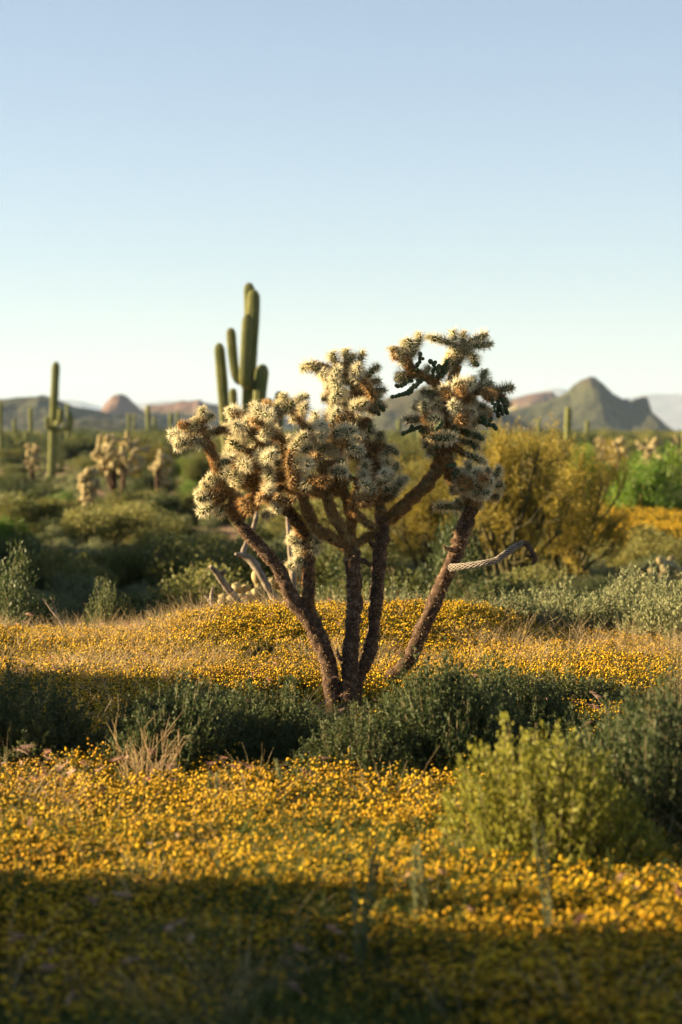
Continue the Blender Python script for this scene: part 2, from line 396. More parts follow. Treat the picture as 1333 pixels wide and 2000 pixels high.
def fruit_mesh():
    mb = MB(); t = np.linspace(0, 1, 6); pr = 0.0125 * np.array([0.45, 0.85, 1.05, 1.08, 0.95, 0.6])
    add_tube(mb, np.stack([0 * t, 0 * t, t * 0.028], -1), pr, 7)
    return mb.mesh('fruit', [M['fruit']], True)
FRUIT = fruit_mesh()

cholla = thing('chain_fruit_cholla', 'large many stemmed cholla cactus with pale spiny crown and hanging dark fruit', 'cactus', tuple(P(668, 1390, D0)))
CB = np.array(cholla.location)
cholla_base_z = ztf(CB[0], CB[1])
cholla.location.z = cholla_base_z; CB[2] = cholla_base_z

def lp(px, py, dy=0.0):
    """pixel at the cholla's distance (+dy) -> local coordinates of the cholla"""
    return np.array(P(px, py, D0 + dy)) - CB

WOOD_N = []
def stem(pts, rads, name='stem', nsp=26000, spl_len=0.014, mats=('bark', 'spine_bark'), k=12, parent=None):
    """pts: (px, py, dy), rads in pixels. A rough tapered stem as one part, its short spines a sub-part"""
    p = np.array([lp(*q) for q in pts]); L = np.linalg.norm(np.diff(p, axis=0), axis=1).sum()
    n = max(8, int(L / 0.018)); c = spl(p, n)
    r = np.interp(np.linspace(0, 1, n), np.linspace(0, 1, len(rads)), np.array(rads) * PXM * (0.76 if name == 'branch' else 0.84))
    if L > .35: wob = np.stack([vnoise(np.arange(n) * .13, np.full(n, 3.3 + len(WOOD_N)), 70 + a_) - .5 for a_ in range(3)], -1); c = c + wob * .03 * np.sin(np.linspace(0, math.pi, n))[:, None]; WOOD_N.append(1)
    t, s, u = frames(c)
    a = np.arange(k) / k * 2 * math.pi
    sd = random.randint(0, 999)
    q = np.arange(n)
    bump = 1 + 0.45 * (vnoise(a[None] * 2.2 + 0 * q[:, None], q[:, None] * 0.9 + 0 * a[None], sd) - 0.5) + 0.35 * (vnoise(a[None] * 4 + 0 * q[:, None], q[:, None] * 0.45 + 0 * a[None], sd + 3) - 0.5)
    bump[:, -1] = (bump[:, 0] + bump[:, -2]) / 2
    dirs = np.cos(a)[None, :, None] * s[:, None] + np.sin(a)[None, :, None] * u[:, None]
    v = c[:, None] + dirs * (r[:, None] * bump)[..., None]
    vv = v.reshape(-1, 3); i = np.arange(n - 1)[:, None] * k; j = np.arange(k)[None]
    mb = MB(); mb.add(vv, np.stack([i + j, i + (j + 1) % k, i + k + (j + 1) % k, i + k + j], -1).reshape(-1, 4))
    mb.add(np.concatenate([vv[-k:], c[-1:]]), np.array([[z, (z + 1) % k, k] for z in range(k)]))
    o = link(name, mb.mesh(name, [M[mats[0]]], True), parent or cholla)
    if nsp:
        ns = int(nsp * L * (r.mean() / 0.05))
        qi = rng.integers(0, n - 1, ns); ai = rng.integers(0, k, ns); fa = rng.uniform(0, 1, (ns, 1)); fb = rng.uniform(0, 1, (ns, 1)); ai2 = (ai + 1) % k
        # spines grow in little tufts
        d = norm(dirs[qi, ai] * fa + dirs[qi, ai2] * (1 - fa)); base = (v[qi, ai] * fa + v[qi, ai2] * (1 - fa)) * fb + (v[qi + 1, ai] * fa + v[qi + 1, ai2] * (1 - fa)) * (1 - fb)
        tuft = vnoise(base[:, 0] * 45 + base[:, 1] * 31, base[:, 2] * 45, sd) ** 2 * 2; ok = rng.uniform(0, 1, ns) < tuft; d = d[ok]; base = base[ok]; ns = len(d)
        dd = norm(d + rng.normal(size=(ns, 3)) * 0.55 - np.array([0, 0, 0.15]))
        m2 = MB(); m2.add(*spikes(base, dd, rng.uniform(0.5, 1.3, ns) * spl_len, 0.0032, rng))
        stuff(link('spines', m2.mesh('spines', [M[mats[1]]]), o))
    return c

WOOD = []
# left stem, its upright fork, the two middle stems, the leaning right stem
WOOD.append(stem([(655, 1400, 0), (648, 1330, 0), (632, 1270, 0), (610, 1222, 0), (566, 1152, -0.03), (527, 1088, -0.05), (486, 1044, -0.06), (464, 1018, -0.06)], [21, 19, 18, 20, 16, 15, 14, 12], 'stem', 9000))
WOOD.append(stem([(612, 1225, 0), (604, 1195, 0), (602, 1130, 0.02), (601, 1070, 0.02), (592, 1035, 0), (570, 1005, -0.02), (548, 985, -0.05)], [14, 15, 15, 15, 13, 12, 11], 'stem', 30000, 0.016, ('bark', 'spine_tan')))
WOOD.append(stem([(678, 1400, 0), (682, 1330, 0), (688, 1240, 0), (689, 1180, 0), (691, 1110, 0), (687, 1066, 0)], [21, 19, 18, 17, 18, 16], 'stem', 10000))
WOOD.append(stem([(690, 1395, 0.02), (700, 1320, 0.04), (722, 1262, 0.05), (733, 1180, 0.05), (741, 1110, 0.05), (746, 1040, 0.05), (748, 1010, 0.05)], [16, 15, 15, 15, 16, 17, 16], 'stem', 10000))
WOOD.append(stem([(738, 1392, 0.35), (762, 1330, 0.35), (800, 1282, 0.32), (838, 1205, 0.3), (868, 1132, 0.28), (893, 1070, 0.26), (908, 1030, 0.25), (925, 985, 0.25)], [13, 16, 17, 17, 17, 17, 18, 16], 'stem', 9000))
# upper limbs, tan with spines
TAN = ('joint_old', 'spine_tan')
for pts, rr in [
    ([(687, 1075, 0), (660, 1060, -0.05), (625, 1035, -0.1), (605, 1000, -0.12), (592, 965, -0.14), (575, 930, -0.15)], [13, 12, 12, 12, 11, 10]),
    ([(687, 1068, 0), (668, 1040, -0.06), (652, 1000, -0.1), (640, 965, -0.12), (632, 930, -0.12), (620, 880, -0.1)], [12, 12, 12, 11, 10, 10]),
    ([(688, 1068, 0), (684, 1040, 0), (688, 1005, 0.02), (678, 970, 0.03), (665, 935, 0.05), (660, 880, 0.06)], [12, 12, 11, 11, 10, 10]),
    ([(690, 1065, 0), (715, 1050, 0.04), (742, 1040, 0.05)], [10, 9, 9]),
    ([(748, 1035, 0.05), (720, 1025, 0), (700, 1005, -0.03), (686, 985, -0.05)], [10, 9, 9, 8]),
    ([(748, 1020, 0.05), (742, 980, 0.08), (735, 930, 0.1), (722, 880, 0.12), (705, 835, 0.12)], [14, 13, 12, 11, 10]),
    ([(750, 1020, 0.05), (775, 1000, 0.05), (805, 970, 0.06), (838, 935, 0.08), (858, 905, 0.1), (866, 885, 0.1)], [15, 16, 16, 16, 15, 14]),
    ([(464, 1018, -0.06), (458, 990, -0.08), (450, 965, -0.1), (436, 950, -0.12), (424, 925, -0.12), (414, 890, -0.12), (402, 862, -0.12), (395, 835, -0.12)], [11, 11, 10, 8, 10, 12, 12, 12]),
    ([(464, 1018, -0.06), (480, 985, 0), (500, 950, 0.05), (510, 900, 0.05), (505, 850, 0.05)], [11, 10, 10, 9, 9]),
    ([(895, 960, 0.24), (886, 940, 0.2), (872, 905, 0.15), (868, 870, 0.12), (872, 830, 0.1), (878, 790, 0.1), (882, 745, 0.1), (893, 712, 0.1)], [14, 16, 17, 17, 15, 13, 11, 10]),
    ([(925, 985, 0.25), (932, 962, 0.22), (930, 940, 0.2)], [20, 16, 10]),
    ([(660, 880, 0.06), (672, 840, 0.08), (682, 800, 0.1), (690, 760, 0.1), (682, 725, 0.1)], [11, 11, 11, 10, 9]),
    ([(880, 780, 0.1), (850, 748, 0.06), (825, 735, 0.04), (802, 715, 0.02), (795, 690, 0)], [9, 9, 10, 10, 9]),
    ([(878, 790, 0.1), (905, 770, 0.08), (935, 765, 0.05), (960, 768, 0.03)], [9, 9, 8, 8]),
]:
    WOOD.append(stem(pts, rr, 'branch', 42000, 0.018, TAN, 10))
# short dead stubs on the stems
for pts, rr in [([(672, 1290, -0.05), (662, 1284, -0.06), (657, 1274, -0.07), (660, 1268, -0.07)], [7, 6, 5, 2]), ([(705, 1095, 0), (716, 1098, -0.02), (724, 1106, -0.02)], [6, 5, 4]),
                ([(893, 1075, 0.2), (872, 1072, 0.2), (866, 1066, 0.2)], [6, 4, 2]), ([(735, 1070, 0.04), (726, 1062, 0), (722, 1055, 0)], [6, 5, 3])]:
    stem(pts, rr, 'stub', 15000, 0.01, ('bark', 'spine_bark'), 8)

# skeleton wood: the bare hanging branch with its lattice
def dead_branch():
    ctr = [(880, 1109, 0.22), (905, 1106, 0.15), (940, 1101, 0.1), (968, 1095, 0.08), (990, 1080, 0.06), (1008, 1067, 0.05), (1024, 1061, 0.04), (1034, 1068, 0.03), (1042, 1082, 0.02), (1046, 1092, 0.02), (1040, 1102, 0.02)]
    p = np.array([lp(*q) for q in ctr]); n = 90; c = spl(p, n); tt = np.linspace(0, 1, n)
    r = np.interp(tt, [0, 0.1, 0.35, 0.7, 0.9, 1], np.array([8, 6.5, 6.5, 6, 6, 3]) * PXM)
    mb = MB(); add_tube(mb, c, r * 0.80, 8)
    o = link('dead_branch', mb.mesh('dead_branch', [M['dark_core']], True), cholla); o['label'] = 'bare bleached branch with lattice of dried wood'
    t, s, u = frames(c); m2 = MB()
    for q in range(7):
        for sg in (-1, 1):
            a = q / 7 * 2 * math.pi + sg * tt * 30
            path = c + (np.cos(a)[:, None] * s + np.sin(a)[:, None] * u) * (r * 0.92)[:, None]
            e = int(n * (0.45 + 0.08 * ((q * 3 + sg) % 3)))
            add_tube(m2, path[:e], 0.0022, 4)
    link('lattice_strips', m2.mesh('lattice_strips', [M['lattice']], True), o)
    m3 = MB()
    add_tube(m3, [lp(1038, 1088, 0.02), lp(1030, 1086, 0), lp(1026, 1088, -0.01)], [0.008, 0.007, 0.003], 6)
    link('twig_stub', m3.mesh('twig_stub', [M['bark']], True), o)
dead_branch()

# --- joints of the crown
nodes = [c for w in WOOD for c in w[len(w) // 2 if len(w) > 34 else 2:]]
nodes = [np.array(q) for q in nodes if q[2] > 0.95]
joints = []           # (start, end)

def near2d(px, py):
    g = lp(px, py)
    N = np.array(nodes); d = np.hypot(N[:, 0] - g[0], N[:, 2] - g[2]); i = int(d.argmin()); return N[i], d[i]

def trace(chain, out=0.0):
    """chain of pixels: first joint grows from the nearest wood"""
    s, dist = near2d(*chain[0])
    dy = s[1]
    prev = s if dist < 0.05 else None
    cur = lp(chain[0][0], chain[0][1], dy) if prev is None else s
    if prev is None:
        joints.append((s, cur)); nodes.append(cur)
    for i, q in enumerate(chain[1:]):
        dy += out * 0.06 + random.uniform(-0.03, 0.03)
        e = lp(q[0], q[1], dy); joints.append((cur, e)); nodes.append((cur + e) / 2); nodes.append(e); cur = e

T = [
    # top of the right crown
    [(893, 712), (903, 684)], [(895, 690), (888, 674), (838, 659)], [(897, 682), (886, 650)], [(903, 684), (918, 668), (948, 654)], [(905, 680), (922, 676), (957, 672)],
    [(912, 690), (925, 694), (929, 712)], [(900, 690), (876, 692)], [(895, 705), (872, 702)], [(900, 675), (906, 652)],
    # left top of the right crown
    [(795, 692), (790, 667)], [(803, 700), (812, 680), (818, 653)], [(800, 714), (785, 700), (769, 686)], [(772, 690), (768, 678)], [(806, 700), (778, 690)], [(800, 690), (798, 665)],
    [(815, 730), (795, 742), (776, 735)], [(820, 735), (800, 728), (778, 742)], [(825, 735), (838, 718)], [(850, 745), (862, 722)], [(870, 740), (876, 718)],
    # right side
    [(930, 765), (945, 745), (948, 725)], [(935, 762), (958, 748)], [(925, 765), (925, 740)], [(955, 768), (975, 762), (1000, 757)], [(960, 768), (968, 762)], [(905, 770), (912, 748)], [(960, 772), (985, 780), (990, 795)],
    # left side of the right crown
    [(878, 775), (850, 768), (826, 766)], [(875, 785), (842, 778), (818, 790)], [(872, 800), (845, 797), (812, 796)], [(872, 815), (835, 815), (795, 818)], [(870, 835), (838, 828)], [(868, 850), (845, 858), (830, 872)], [(868, 865), (848, 885), (836, 880)],
    [(872, 835), (905, 845), (942, 855)], [(872, 850), (905, 862), (934, 874)], [(872, 865), (905, 886), (945, 904)], [(880, 800), (910, 810), (925, 830)], [(880, 790), (920, 795), (950, 805)], [(880, 785), (922, 790)], [(885, 770), (905, 790)],
    # lower right head
    [(930, 945), (915, 922), (912, 903)], [(932, 948), (945, 930), (953, 915)], [(935, 950), (960, 938), (975, 915)], [(930, 945), (903, 938), (876, 932)], [(928, 955), (900, 952), (882, 958)], [(940, 955), (965, 950), (982, 948)], [(940, 962), (965, 968), (975, 974)], [(915, 985), (890, 990), (855, 990)], [(915, 978), (893, 978)], [(925, 950), (905, 920)], [(935, 960), (955, 960)], [(920, 990), (940, 985)], [(930, 945), (935, 918)], [(925, 975), (905, 968)],
    # upper middle head
    [(682, 725), (680, 705), (676, 684)], [(684, 720), (690, 696)], [(682, 722), (655, 708), (650, 690)], [(680, 735), (650, 722), (618, 712), (592, 720)], [(660, 728), (635, 735), (610, 716)], [(690, 745), (700, 722), (709, 690)], [(690, 745), (694, 718)], [(695, 755), (715, 738), (737, 717)], [(695, 760), (720, 750), (740, 745)], [(695, 765), (722, 762), (750, 762)],
    [(690, 775), (720, 780), (742, 772)], [(690, 785), (720, 795), (735, 805)], [(688, 790), (725, 785), (750, 795)], [(685, 780), (655, 775), (632, 778)], [(682, 790), (650, 790)], [(685, 745), (660, 748), (640, 758)], [(685, 735), (668, 715)], [(725, 790), (740, 790)],
    # left arm head
    [(395, 838), (398, 818), (397, 798)], [(393, 840), (375, 832), (352, 830)], [(393, 848), (370, 848), (336, 848)], [(397, 858), (370, 862), (345, 872)], [(398, 830), (415, 812)], [(392, 835), (380, 818)], [(400, 850), (420, 845), (436, 838)], [(402, 862), (392, 850)], [(398, 870), (385, 860), (350, 858)],
    # low left head
    [(436, 952), (415, 955), (395, 945)], [(440, 955), (415, 970), (388, 975)], [(445, 962), (420, 985), (392, 1000)], [(436, 950), (405, 960), (385, 965)], [(430, 940), (408, 932)], [(455, 985), (435, 990), (425, 1005)], [(460, 1000), (445, 992)], [(465, 1018), (462, 1000)], [(455, 975), (470, 968)],
    # skyline of the main mass
    [(505, 850), (485, 830), (460, 812)], [(505, 845), (498, 820), (495, 792)], [(505, 850), (530, 825), (545, 790)], [(530, 820), (560, 795), (552, 772)], [(545, 800), (580, 785), (600, 775)], [(505, 855), (470, 840), (440, 835)], [(470, 835), (455, 815), (447, 800)], [(500, 830), (520, 800)],
    [(620, 880), (620, 845), (615, 810)], [(620, 845), (640, 815), (650, 790)], [(640, 815), (665, 805)], [(705, 835), (720, 820), (728, 845)], [(705, 840), (700, 815)], [(722, 880), (745, 860), (742, 845)], [(725, 885), (750, 872), (776, 885)], [(735, 915), (760, 905), (752, 880)], [(735, 925), (765, 922), (775, 905)], [(738, 950), (765, 948), (792, 935)], [(745, 980), (768, 968), (785, 940)],
    [(510, 900), (480, 880), (450, 862)], [(508, 910), (470, 905), (440, 900)], [(505, 930), (470, 930), (445, 920)], [(500, 950), (475, 945), (455, 945)], [(490, 965), (478, 985), (470, 1000)],
    [(548, 985), (530, 1000), (515, 1008)], [(548, 985), (540, 965)], [(575, 935), (550, 925), (530, 940)], [(575, 930), (560, 900)],
    [(601, 1065), (580, 1060), (566, 1050)], [(600, 1090), (580, 1092), (562, 1108)], [(600, 1075), (578, 1075)], [(602, 1080), (618, 1078)], [(602, 1055), (622, 1060)], [(598, 1045), (580, 1035)], [(602, 1100), (578, 1098)],
]
for ch in T: trace(ch)
n_traced = len(joints)

def in_poly(x, y, poly):
    c = False; j = len(poly) - 1
    for i in range(len(poly)):
        xi, yi = poly[i]; xj, yj = poly[j]
        if (yi > y) != (yj > y) and x < (xj - xi) * (y - yi) / (yj - yi) + xi: c = not c
        j = i
    return c

def fill(poly, n, depth, sep=0.055, up=0.25):
    xs = [p[0] for p in poly]; ys = [p[1] for p in poly]; tg = []
    cx = (min(xs) + max(xs)) / 2; hw = (max(xs) - min(xs)) / 2; cy_ = (min(ys) + max(ys)) / 2; hh = (max(ys) - min(ys)) / 2
    tries = 0
    while len(tg) < n and tries < n * 200:
        tries += 1
        x, y = random.uniform(min(xs), max(xs)), random.uniform(min(ys), max(ys))
        if not in_poly(x, y, poly): continue
        w = math.sqrt(max(0.05, 1 - ((x - cx) / hw) ** 2 * 0.8))
        # mostly on the sides that face the light and the air, some inside
        s = random.uniform(-1, 1); s = math.copysign(abs(s) ** 0.7, s)
        g = lp(x, y, s * depth * w)
        if tg and min(np.linalg.norm(g - q) for q in tg) < sep: continue
        tg.append(g)
    N = np.array(nodes)
    tg.sort(key=lambda g: np.linalg.norm(N - g, axis=1).min())
    for g in tg:
        N = np.array(nodes); d = np.linalg.norm(N - g, axis=1) + np.maximum(0, N[:, 2] - g[2]) * 0.6
        i = int(d.argmin()); s = N[i]; L = np.linalg.norm(g - s)
        if L < 0.045: g = s + (g - s) / max(L, 1e-4) * 0.09; L = 0.09
        k = max(1, int(math.ceil(L / 0.17)))
        prev = s
        for q in range(k):
            e = s + (g - s) * (q + 1) / k
            if q < k - 1: e = e + np.array([random.uniform(-.02, .02) for _ in range(3)])
            joints.append((prev, e)); nodes.append((prev * 0.4 + e * 0.6)); nodes.append(e); prev = e

fill([(445, 805), (480, 800), (545, 785), (600, 790), (650, 795), (700, 815), (722, 840), (745, 875), (765, 905), (780, 935), (755, 975), (730, 995), (690, 985), (640, 970), (590, 980), (545, 1000), (500, 1005), (462, 990), (448, 940), (440, 880), (455, 850)], 175, 0.38, 0.056)
fill([(620, 722), (650, 705), (700, 715), (725, 745), (735, 790), (700, 805), (660, 790), (640, 758)], 20, 0.14, .05)
fill([(830, 765), (865, 760), (905, 745), (950, 755), (970, 780), (955, 810), (915, 830), (890, 860), (855, 865), (825, 835), (822, 795)], 48, 0.2, .055)
fill([(885, 925), (915, 915), (960, 930), (970, 960), (935, 985), (900, 975)], 24, 0.12, .045)
print('joints', n_traced, len(joints))

ends = np.array([j[1] for j in joints]); starts = np.array([j[0] for j in joints])
def place_joint(i, s, e):
    d = e - s; L = np.linalg.norm(d)
    if L < 0.02: return None
    ext = min(L + 0.015, L * 1.15)
    child = int((np.linalg.norm(starts - e, axis=1) < 0.03).sum())
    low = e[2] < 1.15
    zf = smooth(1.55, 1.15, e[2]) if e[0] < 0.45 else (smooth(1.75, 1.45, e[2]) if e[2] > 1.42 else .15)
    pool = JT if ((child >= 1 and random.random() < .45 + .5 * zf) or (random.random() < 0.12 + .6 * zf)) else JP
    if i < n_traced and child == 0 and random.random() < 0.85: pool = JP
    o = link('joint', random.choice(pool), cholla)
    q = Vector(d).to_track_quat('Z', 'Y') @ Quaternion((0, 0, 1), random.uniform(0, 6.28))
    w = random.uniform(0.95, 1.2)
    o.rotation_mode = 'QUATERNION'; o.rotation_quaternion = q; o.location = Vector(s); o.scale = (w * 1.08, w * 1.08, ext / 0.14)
    return o
jo = []
order = sorted(range(len(joints)), key=lambda i: joints[i][0][1])        # front ones first
single = set(order[:290])
for i in range(len(joints)):
    o = place_joint(i, *joints[i])
    if o is None: continue
    if i not in single: jo.append(o)
if jo:       # the hidden rest inside and behind the crown: one part
    mb = MB()
    for o in jo:
        me = o.data; mw = Matrix.LocRotScale(o.location, o.rotation_quaternion, o.scale)
        v = np.empty(len(me.vertices) * 3); me.vertices.foreach_get('co', v); v = v.reshape(-1, 3)
        A = np.array(mw); v = v @ A[:3, :3].T + A[:3, 3]
        lt = np.empty(len(me.polygons), np.int32); me.polygons.foreach_get('loop_total', lt)
        ls = np.empty(len(me.polygons), np.int32); me.polygons.foreach_get('loop_start', ls)
        mi = np.empty(len(me.polygons), np.int32); me.polygons.foreach_get('material_index', mi)
        lv = np.empty(len(me.loops), np.int32); me.loops.foreach_get('vertex_index', lv)
        base = 0 if o.data in JP else 2
        first = True
        for sz in (3, 4):
            for mm in (0, 1):
                w = np.where((lt == sz) & (mi == mm))[0]
                if len(w):
                    f = np.stack([lv[ls[w] + q] for q in range(sz)], -1)
                    if first: mb.add(v, f, base + mm); off = mb.n - len(v); first = False
                    else:
                        mb.f.append(f + off); mb.m.append(np.full(len(f), base + mm, np.int32))
        bpy.data.objects.remove(o)
    stuff(link('rear_joints', mb.mesh('rear_joints', [M['joint_skin'], M['spine_pale'], M['joint_old'], M['spine_tan']]), cholla))

# --- hanging chains of fruit
def fruit_at(p, d, s):
    o = link('fruit', FRUIT, cholla); o.rotation_mode = 'QUATERNION'
    o.rotation_quaternion = d.to_track_quat('Z', 'Y'); o.location = p; o.scale = (s, s, s)
def fruit_path(*pp):
    """an unbroken chain of fruit hanging from the nearest joint, with side fruit"""
    s, _ = near2d(*pp[0]); pts = [s] + [lp(x, y, s[1] - .02) for x, y in pp]
    c = spl(pts, 60); L = np.concatenate([[0], np.cumsum(np.linalg.norm(np.diff(c, axis=0), axis=1))]); z = 0.0
    while z < L[-1]:
        k = np.searchsorted(L, z); k = min(k, 58); p = Vector(c[k]); d = Vector(c[k + 1] - c[k]).normalized(); q = random.uniform(.85, 1.15)
        fruit_at(p, (d + Vector([random.uniform(-.35, .35) for _ in range(3)])).normalized(), q)
        if random.random() < .6: fruit_at(p + d * .015, (d * .4 + Vector([random.uniform(-1, 1) for _ in range(3)])).normalized(), q * .9)
        z += .021
fruit_path((818, 748), (800, 764), (768, 775)); fruit_path((815, 836), (790, 846)); fruit_path((970, 775), (985, 785), (990, 802)); fruit_path((945, 815), (955, 828), (968, 834))
fruit_path((846, 735), (848, 715), (842, 706)); fruit_path((862, 735), (868, 715), (872, 705)); fruit_path((812, 722), (820, 706), (822, 696)); fruit_path((925, 800), (940, 825)); fruit_path((972, 782), (972, 808)); fruit_path((800, 745), (780, 755))
def fruit_chain(px, py, n, side=0):
    g = lp(px, py); N = np.array(nodes); i = int(np.hypot(N[:, 0] - g[0], N[:, 2] - g[2]).argmin())
    p = Vector((g[0], N[i][1] - 0.03, g[2])); d = Vector((side + random.uniform(-.4, .4), random.uniform(-.4, .2), random.uniform(-0.9, 0.1))).normalized()
    for q in range(n):
        o = link('fruit', FRUIT, cholla); o.rotation_mode = 'QUATERNION'
        o.rotation_quaternion = d.to_track_quat('Z', 'Y'); o.location = p; s = random.uniform(0.8, 1.15); o.scale = (s, s, s)
        p = p + d * 0.022 * s
        d = (d + Vector((random.uniform(-.7, .7), random.uniform(-.7, .7), random.uniform(-.7, .5)))).normalized()
for px, py, n, sd_ in [(858, 712, 3, .4), (785, 735, 2, -.4), (978, 790, 3, .1), (962, 815, 3, 0), (945, 815, 3, 0), (935, 822, 3, 0), (966, 788, 3, 0), (958, 778, 2, 0), (940, 800, 3, 0), (925, 775, 3, .2), (920, 740, 3, .4), (912, 748, 3, 0),
                       (845, 835, 3, -.3), (852, 828, 3, 0), (862, 822, 3, 0), (870, 825, 3, 0), (840, 845, 3, -.3), (850, 855, 3, -.4), (858, 838, 3, 0), (862, 850, 2, 0), (868, 836, 3, 0), (888, 830, 3, .3), (900, 838, 3, .5), (890, 905, 3, 0), (893, 915, 3, 0), (925, 868, 2, .6), (935, 850, 2, .5),
                       (738, 800, 2, .3), (742, 792, 2, .6), (926, 705, 2, .2), (905, 920, 2, 0)]:
    fruit_chain(px, py, n, sd_)

# ------------------------------------------------------------------ saguaros
def ribbed(pts, r0, k=16, rib=0.2, cap=True, n=40):
    """ribbed column: a deep pleated tube closed by a dome"""
    c = spl(np.asarray(pts, float), n)
    L = np.concatenate([[0], np.cumsum(np.linalg.norm(np.diff(c, axis=0), axis=1))]); tot = L[-1]
    tail = tot - L
    rr = r0 * np.sqrt(np.clip(1 - (1 - np.clip(tail / (r0 * 1.5), 0, 1)) ** 2, 0.0004, 1))
    k2 = k * 4; a = np.arange(k2)
    rb = 1 - rib * (0.5 - 0.5 * np.cos(a / 4 * 2 * math.pi)) ** 0.7
    return c, rr, k2, rb

def saguaro(label, base, cols, k=14, group=None, spines=True, old=None):
    """cols: list of (points in world coordinates, radius); first one is the main stem"""
    o = thing('saguaro_cactus', label, 'cactus', tuple(base), group=group)
    for i, (pts, r) in enumerate(cols):
        p = [np.array(q) - np.array(base) for q in pts]
        n = 44
        c, rr, k2, rb = ribbed(p, r, k, n=n)
        # the last points crowd at the dome
        L = np.concatenate([[0], np.cumsum(np.linalg.norm(np.diff(c, axis=0), axis=1))])
        tq = np.concatenate([np.linspace(0, L[-1] - 1.5 * r, 26)[:-1], L[-1] - 1.5 * r * (1 - np.sin(np.linspace(0, math.pi / 2, 9)))])
        c = np.stack([np.interp(tq, L, c[:, q]) for q in range(3)], -1)
        tail = np.clip((L[-1] - tq) / (1.5 * r), 0, 1)
        rr = r * np.sqrt(np.clip(1 - (1 - tail) ** 2, 0.0016, 1)) * (1 + 0.03 * np.sin(tq * 5 + i))
        mb = MB(); add_tube(mb, c, rr, k2, 0, True, rb)
        m = M['saguaro']
        part = link('stem' if i == 0 else 'arm', mb.mesh('saguaro_column', [m], True), o)
        if spines:
            t, s, u = frames(c); m2 = MB(); bs = []; ds = []
            for q in range(k):
                a = q / k * 2 * math.pi
                z = np.arange(0.03, L[-1], 0.035 if spines is True else spines)
                cc = np.stack([np.interp(z, tq, c[:, w]) for w in range(3)], -1); rz = np.interp(z, tq, rr)
                ss = np.stack([np.interp(z, tq, s[:, w]) for w in range(3)], -1); uu = np.stack([np.interp(z, tq, u[:, w]) for w in range(3)], -1)
                nd = math.cos(a) * ss + math.sin(a) * uu
                bs.append(np.repeat(cc + nd * rz[:, None] * 0.99, 4, 0)); ds.append(np.repeat(nd, 4, 0))
            bs = np.concatenate(bs); ds = norm(np.concatenate(ds) + rng.normal(size=bs.shape) * 0.6)
            m2.add(*spikes(bs, ds, rng.uniform(0.6, 1.2, len(bs)) * 0.03, 0.006, rng))
            stuff(link('spines', m2.mesh('spines', [M['saguaro_spine']]), part))
    return o

def col_px(pts, d, base_dy=0.0):
    return [np.array(P(x, y, d + dy)) for x, y, dy in pts]

d = 50.0; pm = d / FPX
bx, by = X_at(484, d), d
bz = ztf(bx, by)
base = np.array([bx, by, bz])
saguaro('tall saguaro with many upright arms rising behind the cholla', base, [
    ([base - [0, 0, .2], *col_px([(483, 950, 0), (484, 850, 0), (486, 760, 0), (491, 690, 0), (495, 620, 0), (496, 565, 0)], d)], 17 * pm * 0.72),
    (col_px([(486, 800, 0.3), (487, 740, 0.45), (488, 640, 0.5), (487, 552, 0.5)], d), 10.5 * pm),
    (col_px([(484, 752, -0.1), (479, 746, -0.42), (478, 730, -0.5), (481, 680, -0.5), (484.5, 613, -0.5)], d), 10.5 * pm),
    (col_px([(478, 742, -0.1), (468, 743, -0.15), (460, 728, -0.2), (455, 690, -0.2), (451, 640, -0.2)], d), 9 * pm),
    (col_px([(480, 905, 0), (460, 905, -0.05), (447, 885, -0.1), (440, 820, -0.1), (434, 740, -0.1), (428, 670, -0.1)], d), 10.5 * pm),
    (col_px([(482, 850, 0.2), (466, 846, 0.4), (459, 825, 0.45), (455, 758, 0.45)], d), 8 * pm),
    (col_px([(488, 850, -0.1), (500, 848, -0.3), (505, 825, -0.35), (508, 770, -0.35), (514, 711, -0.35)], d), 13 * pm),
    (col_px([(488, 880, 0), (515, 885, 0.1), (525, 865, 0.1), (527, 778, 0.1)], d), 8 * pm),
    (col_px([(488, 930, 0), (525, 935, 0), (540, 915, 0), (544, 840, 0), (546, 764, 0)], d), 9 * pm)], 13)

# lone saguaro on the left
d = 140.0; pm = d / FPX
base = np.array([X_at(101, d), d, ztf(X_at(101, d), d)])
saguaro('slender lone saguaro with short stubby arms standing above shrubs', base, [
    ([base - [0, 0, .3], *col_px([(103, 890, 0), (105, 830, 0), (107, 770, 0), (110, 706, 0)], d)], 8.2 * pm),
    (col_px([(104, 838, 0), (96, 836, -.5), (93, 828, -.6), (93, 812, -.6)], d), 5 * pm),
    (col_px([(106, 828, 0), (113, 826, -.3), (118, 818, -.4), (119, 797, -.4)], d), 5.5 * pm),
    (col_px([(104, 842, 0), (122, 838, -.2), (134, 836, -.2), (138, 822, -.2), (138, 806, -.2)], d), 3.6 * pm)], 14, None, 0.12)

far_sag = [  # px, top py, d, width px, arms [(side, height frac, arm px height)]
    (30, 818, 260, 7, []), (62, 796, 230, 8, [(-1, .35, 25)]), (2, 783, 210, 9, []), (133, 788, 300, 7, [(1, .5, 30), (-1, .5, 26)]),
    (253, 806, 280, 6, []), (262, 808, 330, 5, []), (291, 790, 240, 9, [(1, .4, 30)]), (303, 812, 260, 7, []), (334, 805, 320, 7, [(1, .4, 20)]), (346, 800, 360, 5, []),
    (779, 818, 250, 8, [(-1, .45, 25)]), (763, 848, 230, 9, []), (822, 838, 220, 10, []), (1108, 793, 150, 13, [(-1, .35, 30)]), (1146, 820, 260, 8, []), (1052, 818, 300, 7, []), (1180, 838, 320, 5, []),
    (1338, 838, 110, 11, [(-1, .35, 40)]), (440, 815, 330, 6, []), (580, 830, 300, 6, []), (600, 820, 360, 6, []), (1245, 845, 400, 5, [])]
